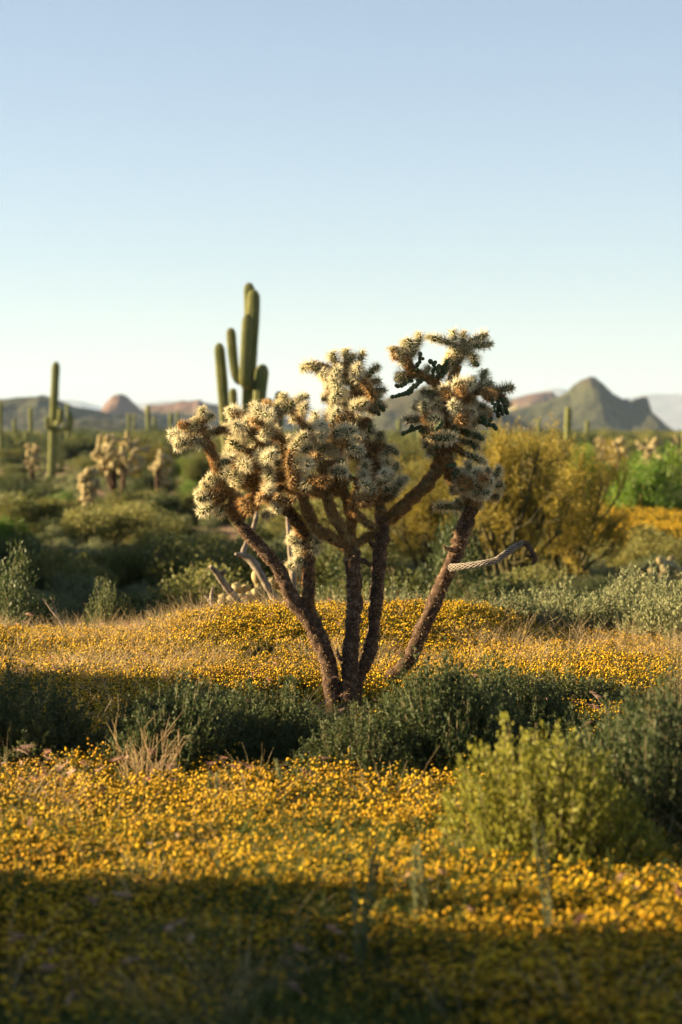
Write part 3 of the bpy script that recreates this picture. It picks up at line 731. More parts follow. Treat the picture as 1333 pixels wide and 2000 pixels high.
for px, py, d, w, arms in far_sag:
    x = X_at(px, d); base = np.array([x, d, ztf(x, d)]); pm = d / FPX
    topz = P(px, py, d).z; H = topz - base[2]
    lean = random.uniform(-.02, .02) * H
    cols = [([base - [0, 0, .3], base + [lean * .3, 0, H * .4], base + [lean * .7, 0, H * .8], base + [lean, 0, H]], w * pm * .5)]
    for sd_, hf, ah in arms:
        b0 = base + [lean * hf, 0, H * hf]; q = w * pm
        cols.append(([b0, b0 + [sd_ * q * .9, 0, 0], b0 + [sd_ * q * 1.25, 0, q * .6], b0 + [sd_ * q * 1.3, 0, ah * pm]], w * pm * .36))
    where = 'on the plain before the hills'
    lab = ('distant saguaro with raised side arm ' if len(arms) == 1 else 'distant saguaro with a pair of raised arms ' if arms else 'distant armless saguaro column ') + where
    saguaro(lab, base, cols, 12, 'distant saguaros ' + ('with an arm' if len(arms) == 1 else 'with two arms' if arms else 'without arms'), False)

# ------------------------------------------------------------------ shrubs
def bursage_mesh(seed, n_stem=300, n_leaf=46, Rw=0.45, H=0.45, leaf=(0.016, 0.008), mat='bursage', erect=0.5, lump=0.25):
    """twiggy dome: stems fan out from the root, their tips stand up; small leaves all along"""
    rg = np.random.default_rng(seed)
    a = rg.uniform(0, 2 * math.pi, n_stem); rr = np.sqrt(rg.uniform(0.0, 1, n_stem))
    lumpn = 1 - lump + 2 * lump * vnoise(np.cos(a) * rr * 2.6 + 9 + seed, np.sin(a) * rr * 2.6 + 9, seed)
    ex = np.cos(a) * rr * Rw; ey = np.sin(a) * rr * Rw
    ez = H * np.sqrt(np.clip(1 - rr ** 2 * 0.92, 0, 1)) * lumpn * rg.uniform(0.8, 1.12, n_stem)
    E_ = np.stack([ex, ey, ez], -1)
    B = np.stack([ex * 0.12, ey * 0.12, 0 * ex], -1)
    C1 = np.stack([ex * 0.75, ey * 0.75, ez * (0.5 - 0.25 * rr)], -1)     # control point
    ms = MB(); t = np.linspace(0, 1, 5)[None, :, None]
    path = B[:, None] * (1 - t) ** 2 + 2 * C1[:, None] * t * (1 - t) + E_[:, None] * t ** 2
    # ribbons for stems (3-sided would be wasted at this size)
    for q in range(4):
        p0, p1 = path[:, q], path[:, q + 1]
        sd_ = norm(np.cross(p1 - p0, rg.normal(size=p0.shape))) * (0.0028 - 0.0005 * q)
        v = np.stack([p0 - sd_, p0 + sd_, p1 + sd_, p1 - sd_], 1).reshape(-1, 3)
        ms.add(v, np.arange(len(v)).reshape(-1, 4))
    ml = MB(); N = n_stem * n_leaf
    si = np.repeat(np.arange(n_stem), n_leaf)
    tl = rg.uniform(0.0, 1, N) ** 0.62 * 0.98 + 0.02
    tt = tl[:, None]
    pos = B[si] * (1 - tt) ** 2 + 2 * C1[si] * tt * (1 - tt) + E_[si] * tt ** 2
    dr = norm(2 * (C1[si] - B[si]) * (1 - tt) + 2 * (E_[si] - C1[si]) * tt)
    pos = pos + rg.normal(size=(N, 3)) * np.array([1, 1, .6]) * (0.022 * (1 - tl[:, None] * 0.72))
    d_ = norm(dr * erect + rg.normal(size=(N, 3)) * 0.75 + np.array([0, 0, .25]))
    nn = norm(rg.normal(size=(N, 3)) + np.array([0, 0, .4]))
    ml.add(*leaves(pos, d_, nn, leaf[0] * rg.uniform(.6, 1.3, N), leaf[1] * rg.uniform(.7, 1.2, N)))
    return ml.mesh('foliage', [M[mat]]), ms.mesh('stems', [M['stem']])

def crown_mesh(seed, n=9000, leaf=(0.06, 0.035), mat='olive_leaf', lobes=9, H=1.0, flat=0.8):
    """broad bush of about 1 m radius built of leafy lobes with gaps between"""
    rg = np.random.default_rng(seed)
    c = rg.normal(size=(lobes, 3)) * np.array([.42, .42, .22]) + np.array([0, 0, .5 * H]); c[:, 2] = np.clip(c[:, 2], .2, 1.2 * H)
    r = rg.uniform(.26, .5, lobes)
    li = rg.integers(0, lobes, n); d_ = norm(rg.normal(size=(n, 3))); rad = rg.uniform(0, 1, n) ** 0.45
    jag = 0.7 + 0.6 * vnoise(d_[:, 0] * 3 + li * 7, d_[:, 1] * 3 + d_[:, 2] * 4 + li, seed)
    pos = c[li] + d_ * (r[li] * rad * jag)[:, None] * np.array([1, 1, flat])
    pos[:, 2] = np.maximum(np.abs(pos[:, 2]), .02)
    ml = MB(); dd = norm(d_ * 0.6 + rg.normal(size=(n, 3)) * .7 + [0, 0, .3])
    ml.add(*leaves(pos, dd, norm(rg.normal(size=(n, 3))), leaf[0] * rg.uniform(.6, 1.3, n), leaf[1] * rg.uniform(.7, 1.2, n)))
    ms = MB()
    for q in range(lobes):
        mid = c[q] * np.array([.4, .4, .45]) + rg.normal(size=3) * .04
        add_tube(ms, spl([[0, 0, -.05], mid, c[q], c[q] + d_[q] * r[q] * .7], 8), np.linspace(.03, .006, 8), 5)
    for q in range(60):
        l = rg.integers(0, lobes); e = c[l] + norm(rg.normal(size=3)) * r[l] * .95; e[2] = abs(e[2])
        add_tube(ms, [c[l] * .8, (c[l] + e) / 2 + rg.normal(size=3) * .03, e], [.008, .006, .003], 3, 0, False)
    return ml.mesh('foliage', [M[mat]]), ms.mesh('stems', [M['stem']])

def palo_verde_mesh(seed, leafmat='gold_twig', H=2.6, W=1.7, stems=7, lv=3, n_twig=9):
    rg = np.random.default_rng(seed); mw = MB(); tips = []
    def grow(p, d_, L, r, level):
        n = 5; pts = [p]; q = p.copy(); dd = d_.copy()
        for i in range(n):
            dd = norm(dd + rg.normal(size=3) * .13 + np.array([0, 0, .03])); q = q + dd * L / n; pts.append(q)
        add_tube(mw, pts, np.linspace(r, r * .55, n + 1), 5 if level < 2 else 3, 0, False)
        if level < lv:
            for c in range(rg.integers(3, 5)):
                f = rg.uniform(.35, 1.0); b = pts[max(1, int(f * n))]
                nd = norm(dd + rg.normal(size=3) * .55 + np.array([0, 0, .25]))
                grow(b, nd, L * rg.uniform(.5, .75), r * .5, level + 1)
        else:
            tips.append((np.array(pts), dd))
    for s in range(stems):
        a = s / stems * 6.283 + rg.uniform(-.4, .4); tl = rg.uniform(.25, .85)
        grow(np.array([0, 0, -.1]), norm(np.array([math.cos(a) * tl * W / H * 1.3, math.sin(a) * tl * W / H * 1.3, 1.0])), H * rg.uniform(.38, .5), .045, 0)
    bs = []; ds = []; Ls = []
    for pts, dd in tips:
        m = n_twig
        idx = rg.integers(1, len(pts), m); bs.append(pts[idx]); ds.append(norm(dd + rg.normal(size=(m, 3)) * .5 + [0, 0, .35])); Ls.append(rg.uniform(.15, .38, m))
    bs = np.concatenate(bs); ds = np.concatenate(ds); Ls = np.concatenate(Ls)
    ml = MB(); ml.add(*spikes(bs, ds, Ls, .007, rg))
    m = 9; f = rg.uniform(.15, 1, (len(bs), m, 1)); pos = (bs[:, None] + ds[:, None] * Ls[:, None, None] * f).reshape(-1, 3) + rg.normal(size=(len(bs) * m, 3)) * .015
    N = len(pos); ml.add(*leaves(pos, norm(np.repeat(ds, m, 0) + rg.normal(size=(N, 3)) * .7), norm(rg.normal(size=(N, 3))), .032 * rg.uniform(.6, 1.3, N), .015))
    return ml.mesh('twigs', [M[leafmat]]), mw.mesh('trunk', [M['pv_wood']])

def put(kind_name, label, cat, meshes, x, y, sx, sz, group=None, names=('foliage', 'stems'), z=None, rz=None, sy=None):
    o = thing(kind_name, label, cat, (x, y, ztf(x, y) - 0.02 if z is None else z), random.uniform(0, 6.28) if rz is None else rz, group, (sx, sy or sx, sz))
    stuff(link(names[0], meshes[0], o)); s = link(names[1], meshes[1], o)
    return o

BUR = [bursage_mesh(100 + i, mat='bursage', n_stem=430, n_leaf=56, leaf=(.021, .012)) for i in range(4)]
LIME = [bursage_mesh(120 + i, mat='bursage_lime', n_stem=520, n_leaf=56, leaf=(.019, .011), erect=.9, lump=.33) for i in range(1)]
BURR = [bursage_mesh(125 + i, mat='bursage', n_stem=480, n_leaf=52, leaf=(.021, .011), erect=.7, lump=.25) for i in range(1)]
GREY = [bursage_mesh(130 + i, mat='bursage_grey', n_stem=240, n_leaf=40, leaf=(.026, .015)) for i in range(3)]
CREO = bursage_mesh(140, mat='creosote', n_stem=200, n_leaf=46, leaf=(.013, .007), H=.6, erect=.3, lump=.4)
CRN = [crown_mesh(150 + i, mat='olive_leaf') for i in range(4)]
CRG = [crown_mesh(160 + i, mat='green_leaf') for i in range(2)]
CRD = [crown_mesh(170 + i, mat='dark_leaf', n=7000) for i in range(3)]
SHD = [crown_mesh(175 + i, mat='dark_leaf', n=24000, leaf=(.085, .055), lobes=14) for i in range(3)]
PV = [palo_verde_mesh(180 + i) for i in range(2)]
PVO = palo_verde_mesh(190, 'olive_leaf')

def bounds(me):
    v = np.empty(len(me.vertices) * 3, np.float32); me.vertices.foreach_get('co', v); v = v.reshape(-1, 3)
    return 2 * np.percentile(np.hypot(v[:, 0], v[:, 1]), 98), np.percentile(v[:, 2], 99.5)
BND = {}
def fit(me):
    if me.name not in BND: BND[me.name] = bounds(me)
    return BND[me.name]

def shrub(px, d, w, py_top, meshes, label, group, name='bursage_shrub', nomw=0.9, nomh=0.45):
    x = X_at(px, d); z0 = ztf(x, d); W = w / FPX * d; H = P(px, py_top, d).z - z0
    bw, bh = fit(meshes[0]); H = H * 1.12
    return put(name, label, 'shrub', meshes, x, d, W / bw, max(H, .1) / bh, group)

G1 = 'grey green shrubs at the cholla foot'; L1 = 'low grey green leafy shrub in the belt at the cholla foot'
for i, (px, d, w, pt, lab) in enumerate([(330, 11.0, 330, 1358, 'grey green shrub right behind the pale dry weed stalks'), (520, 11.4, 310, 1352, 'grey green leafy shrub below the bleached dead trunks and left cholla stem'),
        (700, 10.7, 290, 1402, 'low grey green shrub directly in front of the cholla foot'), (880, 10.9, 330, 1318, 'broad grey green shrub in front of the base of the leaning cholla stem'), (1010, 12.0, 270, 1315, 'grey green shrub between the leaning cholla stem and the lime green shrub'),
        (850, 12.6, 250, 1322, None), (420, 12.6, 320, 1345, None), (600, 12.3, 270, 1385, None), (1120, 13.4, 280, 1318, None), (960, 13.2, 250, 1320, None), (230, 11.8, 180, 1430, 'small low shrub at the edge of the golden grass gap'), (800, 11.3, 280, 1385, None), (1230, 13.6, 220, 1350, None)]):
    shrub(px, d, w, pt, BUR[i % 4], lab or L1, None if lab else G1)
shrub(40, 11.2, 300, 1340, BUR[0], 'dark rounded leafy shrub at the edge of golden grass opposite the lime shrub', None)
shrub(-160, 11.6, 300, 1350, BUR[1], L1, G1)
shrub(1080, 8.4, 450, 1468, LIME[0], 'bright lime green upright shrub in the yellow flowers', None)
shrub(1290, 8.9, 400, 1392, BURR[0], 'full dark green shrub right behind the bright lime green one', None)
shrub(1190, 10.3, 320, 1400, BUR[2], L1, G1); shrub(1340, 10.6, 260, 1400, BUR[3], L1, G1); shrub(1480, 9.6, 330, 1400, BUR[1], L1, G1)
shrub(1325, 11.8, 230, 1240, CREO, 'open twiggy dark shrub with tiny leaves beside the golden grass', None, 'creosote_bush', .9, .6)
G2 = 'pale shrubs along the far side of the meadow'; L2 = 'pale grey green shrub in the row along the far side of flower meadow'
for i, (px, d, w, pt) in enumerate([(690, 18.0, 190, 1170), (640, 19, 160, 1165), (830, 18.6, 220, 1168), (900, 17.6, 200, 1180), (990, 17.8, 230, 1165), (1090, 18.2, 230, 1165), (1180, 17.8, 230, 1168), (1265, 18.5, 240, 1128), (1320, 17.4, 220, 1155),
                                    (1400, 18, 240, 1145), (760, 19.5, 200, 1155), (1220, 19.8, 230, 1135), (1060, 20, 240, 1155), (560, 19.3, 130, 1185)]):
    shrub(px, d, w, pt, GREY[i % 3], L2, G2)
G3 = 'low shrubs among meadow flowers'; L3 = 'low dark shrub hummock overgrown with yellow flowers in front of fallen dead wood'
for i, (px, d, w, pt) in enumerate([(360, 17.6, 200, 1200), (450, 17.2, 230, 1202), (540, 17.0, 220, 1204), (620, 17.4, 180, 1204)]):
    shrub(px, d, w, pt, BUR[i % 4], L3, G3)
shrub(215, 19.0, 120, 1152, BUR[1], 'small upright bright green shrub on the crest above yellow flowers', None)
shrub(0, 21, 280, 1095, CRD[0], 'dark round leafy bush at the shaded edge beyond the flower crest', None, 'leafy_bush', 2.0, 1.0)
shrub(965, 29, 250, 1090, CRD[1], 'dark glossy leaved bush below the bare hanging branch', None, 'leafy_bush', 2.0, 1.0)
shrub(880, 31, 160, 1030, CRD[2], 'dark green leafy bush right behind the leaning stem', None, 'leafy_bush', 2.0, 1.0)
# golden palo verdes behind
for px, d, w, pt, q, lab in [(985, 36, 360, 828, PV[0], 'wide golden palo verde tree tallest behind the bare hanging branch'), (1120, 38, 320, 855, PV[1], 'golden green palo verde tree with bare dark limbs beside the tallest one'), (830, 40, 280, 885, PV[1], 'lower golden palo verde tree seen between the cholla crowns')]:
    x = X_at(px, d); z0 = ztf(x, d); W = w / FPX * d; H = P(px, pt, d).z - z0
    put('palo_verde_tree', lab, 'tree', q, x, d, W / fit(q[0])[0], H / fit(q[0])[1], None, ('twigs', 'trunk'))
# bright green mesquites on the right
for px, d, w, pt, q in [(1230, 62, 230, 875, 0), (1300, 58, 150, 900, 1), (1170, 66, 150, 872, 1)]:
    x = X_at(px, d); z0 = ztf(x, d); W = w / FPX * d; H = P(px, pt, d).z - z0
    put('green_bush', 'bright green leafy bush standing behind the golden flower strip', 'shrub', CRG[q], x, d, W / fit(CRG[q][0])[0], H / fit(CRG[q][0])[1], 'bright green bushes')

# shrubs over the flat, each its own
G4 = 'desert shrubs on the flat'
taken = []
cnt = 0; tries = 0
LABS = {'olive': 'rounded olive green shrub on the open flat beyond the flower meadow', 'green': 'fresh green shrub on the open flat beyond the flower meadow', 'dark': 'dark green shrub on the open flat beyond the flower meadow', 'pale': 'pale grey shrub on the open flat beyond the flower meadow', 'gold': 'golden twiggy palo verde standing far out on the flat'}
while cnt < 230 and tries < 20000:
    tries += 1
    d = 27.0 * (210.0 / 27.0) ** (random.random() ** 0.8)
    px = random.uniform(-160, 1500); x = X_at(px, d)
    r = random.uniform(.45, 1.0) * (1 + d / 260)
    if 395 < px < 640 and d < 29: continue
    if px > 700 and 33 < d < 42: continue
    if px > 1080 and 46 < d < 60: continue                     # golden strip and its sand
    if abs(px - 101) < 50 and 95 < d < 140: continue           # sand patch before the lone saguaro
    if px > 330 and px < 470 and 54 < d < 66: continue          # open sand
    sp = .55 if d > 40 else .62
    if any((x - a) ** 2 + (d - b) ** 2 < (sp * (r + c)) ** 2 for a, b, c in taken): continue
    taken.append((x, d, r)); cnt += 1
    u = random.random()
    if u < .50: k, me, nm = 'olive', CRN[cnt % 4], 'desert_shrub'
    elif u < .58: k, me, nm = 'green', CRG[cnt % 2], 'desert_shrub'
    elif u < .80: k, me, nm = 'dark', CRD[cnt % 3], 'desert_shrub'
    elif u < .90: k, me, nm = 'pale', GREY[cnt % 3], 'desert_shrub'
    else: k, me, nm = 'gold', PVO if random.random() < .5 else PV[cnt % 2], 'palo_verde_tree'
    if k == 'gold' and d < 60: k, me, nm = 'olive', CRN[cnt % 4], 'desert_shrub'
    h = r * random.uniform(.75, 1.1)
    if k == 'pale': put(nm, LABS[k], 'shrub', me, x, d, r / .45, h * .8 / .45, G4 + ', pale')
    elif k == 'gold': put(nm, LABS[k], 'tree', me, x, d, random.uniform(.9, 1.3), random.uniform(.9, 1.3), 'far palo verdes', ('twigs', 'trunk'))
    else: put(nm, LABS[k], 'shrub', me, x, d, r, h, G4 + ', ' + k)
# trees out of view on the left that shade the foreground and the hollow
G5 = 'shade trees on the sunward side'
for i, (x, y, w, h) in enumerate([(-6.0, 4.2, 1.6, 2.9), (-6.6, 3.2, 2.0, 3.2), (-9.5, 3.5, 2.0, 3.9), (-4.2, 4.5, 1.2, 1.9), (-9.0, 2.9, 2.2, 3.6), (-5.4, 6.5, .7, 1.45), (-4.4, 7.0, .7, 1.1), (-3.4, 6.0, 1.05, .8), (-3.0, 7.6, .5, .75), (-8.0, 5.7, .6, 2.2), (-6.4, 7.8, .35, 1.35),
                                  (-4.2, 11.9, .9, 1.0), (-5.4, 12.9, 1.1, 1.2), (-6.2, 1.2, 2.0, 3.2)]):
    put('shade_tree', 'dense leafy mesquite on the sunward side shading the near meadow', 'tree', SHD[i % 3], x, y, w, h, G5)
for i, (x, y, w, h) in enumerate([(-11, 30, 3, 2.5), (-13, 35, 3.2, 3.0), (-12, 40, 3, 2.8), (-14, 45, 3.2, 3.2), (-16, 33, 3.5, 3.6), (-17, 41, 3.5, 3.8), (-8.5, 27, 2, 2.0), (-7, 24, 1.6, 1.5)]):
    put('shade_tree', 'dense leafy mesquite on the sunward side shading the hollow', 'tree', SHD[i % 3], x, y, w, h, G5 + ' of the hollow')

# ------------------------------------------------------------------ other chollas and dead wood
def small_cholla(label, x, y, W, H, seed, njoint=60, jl=.16, jr=.045, group=None, trunks=3, low=.35, name='cholla_cactus'):
    rg = np.random.default_rng(seed); z0 = ztf(x, y)
    o = thing(name, label, 'cactus', (x, y, z0 - .02), 0, group)
    mw = MB(); nd = []
    for t_ in range(trunks):
        a = rg.uniform(0, 6.28); rr = rg.uniform(.1, .33) * W
        e = np.array([math.cos(a) * rr, math.sin(a) * rr, H * rg.uniform(.5, .7)])
        c = spl([[e[0] * .1, e[1] * .1, -.05], e * np.array([.5, .5, .5]) + rg.normal(size=3) * .04 * W, e], 8)
        add_tube(mw, c, np.linspace(.055, .04, 8) * (jl / .16), 7); nd += list(c[3:])
    mj = MB()
    for q in range(njoint):
        g = norm(rg.normal(size=3)) * rg.uniform(.4, 1) * np.array([W / 2, W / 2, H * .42]); g[2] = H * (.5 + low * .3) + g[2] * .85
        if g[2] < H * low * .6: g[2] = H * low
        N = np.array(nd); i = int(np.linalg.norm(N - g, axis=1).argmin()); s = N[i]; L = np.linalg.norm(g - s)
        k = max(1, int(math.ceil(L / jl))); prev = s
        for w in range(k):
            e = s + (g - s) * (w + 1) / k; t_ = np.linspace(0, 1, 5)
            add_tube(mj, prev + (e - prev) * t_[:, None], jr * np.array([.6, .9, 1, .95, .6]), 7)
            ns = 26; bp = prev + (e - prev) * rg.uniform(.1, 1.05, (ns, 1)); dd = norm(rg.normal(size=(ns, 3)) + norm(e - prev) * .3)
            mj.add(*spikes(bp + dd * jr * .8, dd, jr * rg.uniform(.3, .8, ns), jr * .16, rg))
            nd.append(e); prev = e
    link('trunk', mw.mesh('trunk', [M['bark']], True), o)
    stuff(link('joints', mj.mesh('joints', [M['cholla_far']], False), o))
    return o
def sc_at(label, px, d, wpx, py_top, seed, **kw):
    x = X_at(px, d); return small_cholla(label, x, d, wpx / FPX * d, P(px, py_top, d).z - ztf(x, d), seed, **kw)
sc_at('pale fuzzy teddy bear cholla behind the leaning dead wood', 480, 20.5, 110, 1088, 301, njoint=26, jl=.13, jr=.048, low=.2)
sc_at('pale fuzzy teddy bear cholla half hidden behind the left stem', 565, 21.5, 110, 1052, 302, njoint=34, jl=.13, jr=.05, low=.2)
sc_at('wide spreading pale cholla near the lone saguaro', 235, 92, 135, 840, 303, njoint=150, jl=.24, jr=.085, trunks=6, low=.6)
sc_at('pale cholla rising out of the golden palo verdes', 1040, 58, 80, 862, 304, njoint=30, jl=.2, jr=.085)
sc_at('small pale cholla among pale shrubs near the meadow edge', 1295, 33, 80, 1070, 305, njoint=26, jl=.15, jr=.05)
for i, (px, d, w, pt) in enumerate([(65, 120, 40, 850), (315, 90, 50, 868), (1205, 125, 50, 842), (1270, 120, 70, 840), (1170, 140, 40, 850), (175, 70, 50, 905), (1330, 150, 60, 842), (1090, 150, 50, 845)]):
    sc_at('distant pale cholla clump among the shrubs of the plain', px, d, w, pt, 320 + i, njoint=50, jl=.22, jr=.09, group='distant chollas')

def dead_log(label, d, limbs, cat='dead branch'):
    p0 = P(limbs[0][0][0][0], limbs[0][0][0][1], d); o = thing('dead_cactus_limb', label, cat, (p0.x, d, ztf(p0.x, d)))
    B = np.array(o.location)
    for i, (pts, rr) in enumerate(limbs):
        p = np.array([np.array(P(x, y, d + dy)) - B for x, y, dy in pts]); n = 22; c = spl(p, n)
        if i == 0: c[0, 2] = min(c[0, 2], -.03)
        r = np.interp(np.linspace(0, 1, n), np.linspace(0, 1, len(rr)), np.array(rr) * d / FPX) * (1 + .12 * rng.normal(size=n))
        mb = MB(); add_tube(mb, c, r, 9)
        link('trunk' if i == 0 else 'broken_limb', mb.mesh('dead_limb', [M['deadwood']], True), o)
dead_log('bleached dead cactus trunk leaning left with a broken forked tip', 19.6, [([(492, 1230, .2), (470, 1180, .1), (440, 1142, 0), (425, 1120, -.05), (411, 1106, -.1)], [8, 7, 7, 6, 3]), ([(430, 1127, 0), (437, 1118, -.05), (441, 1116, -.08)], [5, 5, 3])])
dead_log('grey dead cactus trunk leaning left with one limb raised high', 19.9, [([(566, 1230, .2), (545, 1185, .1), (520, 1140, 0), (496, 1100, 0), (478, 1086, 0), (460, 1082, -.05)], [9, 8, 8, 8, 7, 3]), ([(474, 1088, 0), (478, 1070, .05), (490, 1045, .1), (500, 1015, .1), (503, 985, .1)], [6, 6, 5, 5, 4])])
dead_log('thin upright grey dead stem behind the forked cholla stem', 20.3, [([(580, 1225, 0), (574, 1160, 0), (572, 1120, 0), (566, 1070, 0), (563, 1010, 0), (560, 975, 0)], [7, 6, 6, 5, 5, 4])])
dead_log('short splintered dead stub beside the leaning dead trunk', 19.2, [([(432, 1235, 0), (420, 1190, 0), (408, 1170, 0), (399, 1164, 0)], [6, 5, 4, 2]), ([(414, 1180, 0), (414, 1160, -.03), (417, 1146, -.03)], [4, 4, 2])])
dead_log('thin forked dead twig on the crest above yellow flowers', 18.4, [([(130, 1235, 0), (118, 1212, 0), (100, 1190, 0), (84, 1168, 0)], [3, 3, 2.5, 1.2]), ([(116, 1210, 0), (106, 1185, 0), (101, 1168, 0)], [2, 1.6, 1])])

# ------------------------------------------------------------------ flowers and grass
def flower_clump(seed, n=40, Rw=.105, H=.165, dense=1.0):
    rg = np.random.default_rng(seed); mb = MB()
    a = rg.uniform(0, 6.283, n); r = np.sqrt(rg.uniform(0, 1, n)) * Rw
    b = np.stack([np.cos(a) * r, np.sin(a) * r, 0 * a], -1); h = H * rg.uniform(.65, 1.12, n)
    top = b + np.stack([np.cos(a) * .05 * rg.uniform(0, 1, n), np.sin(a) * .05 * rg.uniform(0, 1, n), h], -1)
    sd_ = np.stack([-np.sin(a), np.cos(a), 0 * a], -1) * .0011
    mb.add(np.stack([b - sd_, b + sd_, top + sd_ * .6, top - sd_ * .6], 1).reshape(-1, 3), np.arange(4 * n).reshape(-1, 4), 1)
    hp = [top]; 
    for q in range(2):
        f = rg.uniform(.45, .75, (n, 1)); s = b * (1 - f) + top * f
        e = s + np.concatenate([rg.normal(size=(n, 2)) * .022, (h[:, None] * (1 - f)) * rg.uniform(.6, 1.1, (n, 1))], 1)
        mb.add(np.stack([s - sd_ * .7, s + sd_ * .7, e + sd_ * .5, e - sd_ * .5], 1).reshape(-1, 3), np.arange(4 * n).reshape(-1, 4), 1); hp.append(e)
    hp = np.concatenate(hp); hp = hp[rg.uniform(size=len(hp)) < dense]
    # flower heads: little domed buttons with a ruffled rim
    m = 6; N = len(hp); ax = norm(rg.normal(size=(N, 3)) * .45 + np.array([-.25, 0, 1.0]))
    s1 = norm(np.cross(ax, rg.normal(size=(N, 3)))); s2 = np.cross(ax, s1); R_ = .0066 * rg.uniform(.7, 1.25, N)
    al = np.arange(m) / m * 6.283
    rim = hp[:, None] + R_[:, None, None] * (np.cos(al)[None, :, None] * s1[:, None] + np.sin(al)[None, :, None] * s2[:, None])
    v = np.concatenate([rim, (hp + ax * R_[:, None] * .75)[:, None], (hp - ax * R_[:, None] * .7)[:, None]], 1).reshape(-1, 3)
    i = np.arange(N)[:, None, None] * (m + 2); j = np.arange(m)
    f1 = (i + np.stack([j, (j + 1) % m, 0 * j + m], -1)[None]).reshape(-1, 3); f2 = (i + np.stack([(j + 1) % m, j, 0 * j + m + 1], -1)[None]).reshape(-1, 3)
    mb.add(v, f1, 0); mb.add(np.zeros((0, 3)), np.zeros((0, 3), int), 0); mb.f.append(f2 + mb.n - len(v)); mb.m.append(np.full(len(f2), 1, np.int32))
    # feathery leaves
    nl = n * 7; k = rg.integers(0, n, nl); f = rg.uniform(0, .8, (nl, 1)); p = b[k] * (1 - f) + top[k] * f
    mb.add(*leaves(p, norm(rg.normal(size=(nl, 3)) * .7 + [0, 0, .6]), norm(rg.normal(size=(nl, 3))), .03 * rg.uniform(.6, 1.3, nl), .0028), 1)
    return mb.mesh('flower_clump', [M['petal'], M['flower_stem']])

def grass_tuft(seed, n=60, H=.32, Rw=.07, w=.0026, mat='straw', heads=0, droop=.5):
    rg = np.random.default_rng(seed); mb = MB()
    a = rg.uniform(0, 6.283, n); r = np.sqrt(rg.uniform(0, 1, n)) * Rw
    p = np.stack([np.cos(a) * r, np.sin(a) * r, 0 * a], -1); d_ = norm(np.stack([np.cos(a) * .3, np.sin(a) * .3, 0 * a + 1], -1) + rg.normal(size=(n, 3)) * .2)
    L = H * rg.uniform(.5, 1.15, n); ww = w; seg = 4; tip = None
    for q in range(seg):
        e = p + d_ * (L / seg)[:, None]; sd_ = norm(np.cross(d_, rg.normal(size=(n, 3)))) * ww * (1 - q / seg * .75) * .5
        mb.add(np.stack([p - sd_, p + sd_, e + sd_ * .75, e - sd_ * .75], 1).reshape(-1, 3), np.arange(4 * n).reshape(-1, 4), 0)
        p = e; d_ = norm(d_ + np.array([0, 0, -.18 * droop * (q + 1)]) + np.stack([np.cos(a), np.sin(a), 0 * a], -1) * .12 + rg.normal(size=(n, 3)) * .06)
    if heads:
        hb = p[:heads]; hd = d_[:heads]; m = 16
        f = rg.uniform(0, 1, (heads, m, 1)); b0 = hb[:, None] + hd[:, None] * f * .035
        dd = norm(np.broadcast_to(hd[:, None], b0.shape) + rg.normal(size=b0.shape) * .33)
        mb.add(*spikes(b0.reshape(-1, 3), dd.reshape(-1, 3), .042, .0042, rg), 1)
    return mb.mesh('grass_tuft', [M[mat], M['brome']])

def dry_weed():
    rg = np.random.default_rng(77); mb = MB(); x, y = X_at(285, 10.3), 10.3
    for q in range(46):
        a = rg.uniform(0, 6.28); L = rg.uniform(.2, .42); tl = rg.uniform(.1, .75)
        p = np.array([math.cos(a), math.sin(a), 0]) * rg.uniform(0, .05); d_ = norm(np.array([math.cos(a) * tl, math.sin(a) * tl, 1.0])); pts = [p]
        for w in range(6):
            p = p + d_ * L / 6; d_ = norm(d_ + rg.normal(size=3) * .16); pts.append(p)
            if w > 1 and rg.uniform() < .6: add_tube(mb, [p, p + norm(d_ + rg.normal(size=3) * .5) * rg.uniform(.04, .12)], [.0013, .0007], 3, 0, False)
        add_tube(mb, pts, np.linspace(.0026, .0011, 7), 4, 0, False)
    o = thing('dry_weed', 'bare pale dry weed stalks standing in front of dark shrubs', 'dead plant', (x, y, ztf(x, y)))
    stuff(link('stalks', mb.mesh('stalks', [M['straw']]), o))
dry_weed()
def spear(label, px, d, py_top, n, seed):
    rg = np.random.default_rng(seed); x = X_at(px, d); z0 = ztf(x, d); H = P(px, py_top, d).z - z0
    o = thing('seed_spike_plant', label, 'plant', (x, d, z0), 0, 'seed spikes in the flowers')
    for q in range(n):
        e = np.array([rg.uniform(-.06, .06), rg.uniform(-.04, .04), H * rg.uniform(.8, 1)])
        mb = MB(); c = spl([[0, 0, 0], e * .5 + rg.normal(size=3) * .008, e], 14); add_tube(mb, c, .002, 4)
        k = 260; f = rg.uniform(.35, 1, k); b = np.stack([np.interp(f, np.linspace(0, 1, 14), c[:, w]) for w in range(3)], -1)
        mb.add(*leaves(b, norm(rg.normal(size=(k, 3)) * .6 + [0, 0, .9]), norm(rg.normal(size=(k, 3))), .014, .006)); link('spike', mb.mesh('spike', [M['bursage_grey']]), o)
for i, (px, d, pt, n) in enumerate([(1080, 7.0, 1605, 2), (700, 6.7, 1640, 3), (840, 7.2, 1625, 2), (410, 9.6, 1500, 2), (545, 9.8, 1480, 2)]):
    spear('pale green seed spikes poking out of the yellow flowers', px, d, pt, n, 700 + i)

def source_collection(name, meshes):
    c = bpy.data.collections.new(name)
    for i, me in enumerate(meshes):
        o = bpy.data.objects.new('%s_%02d' % (name, i), me); c.objects.link(o)
    return c

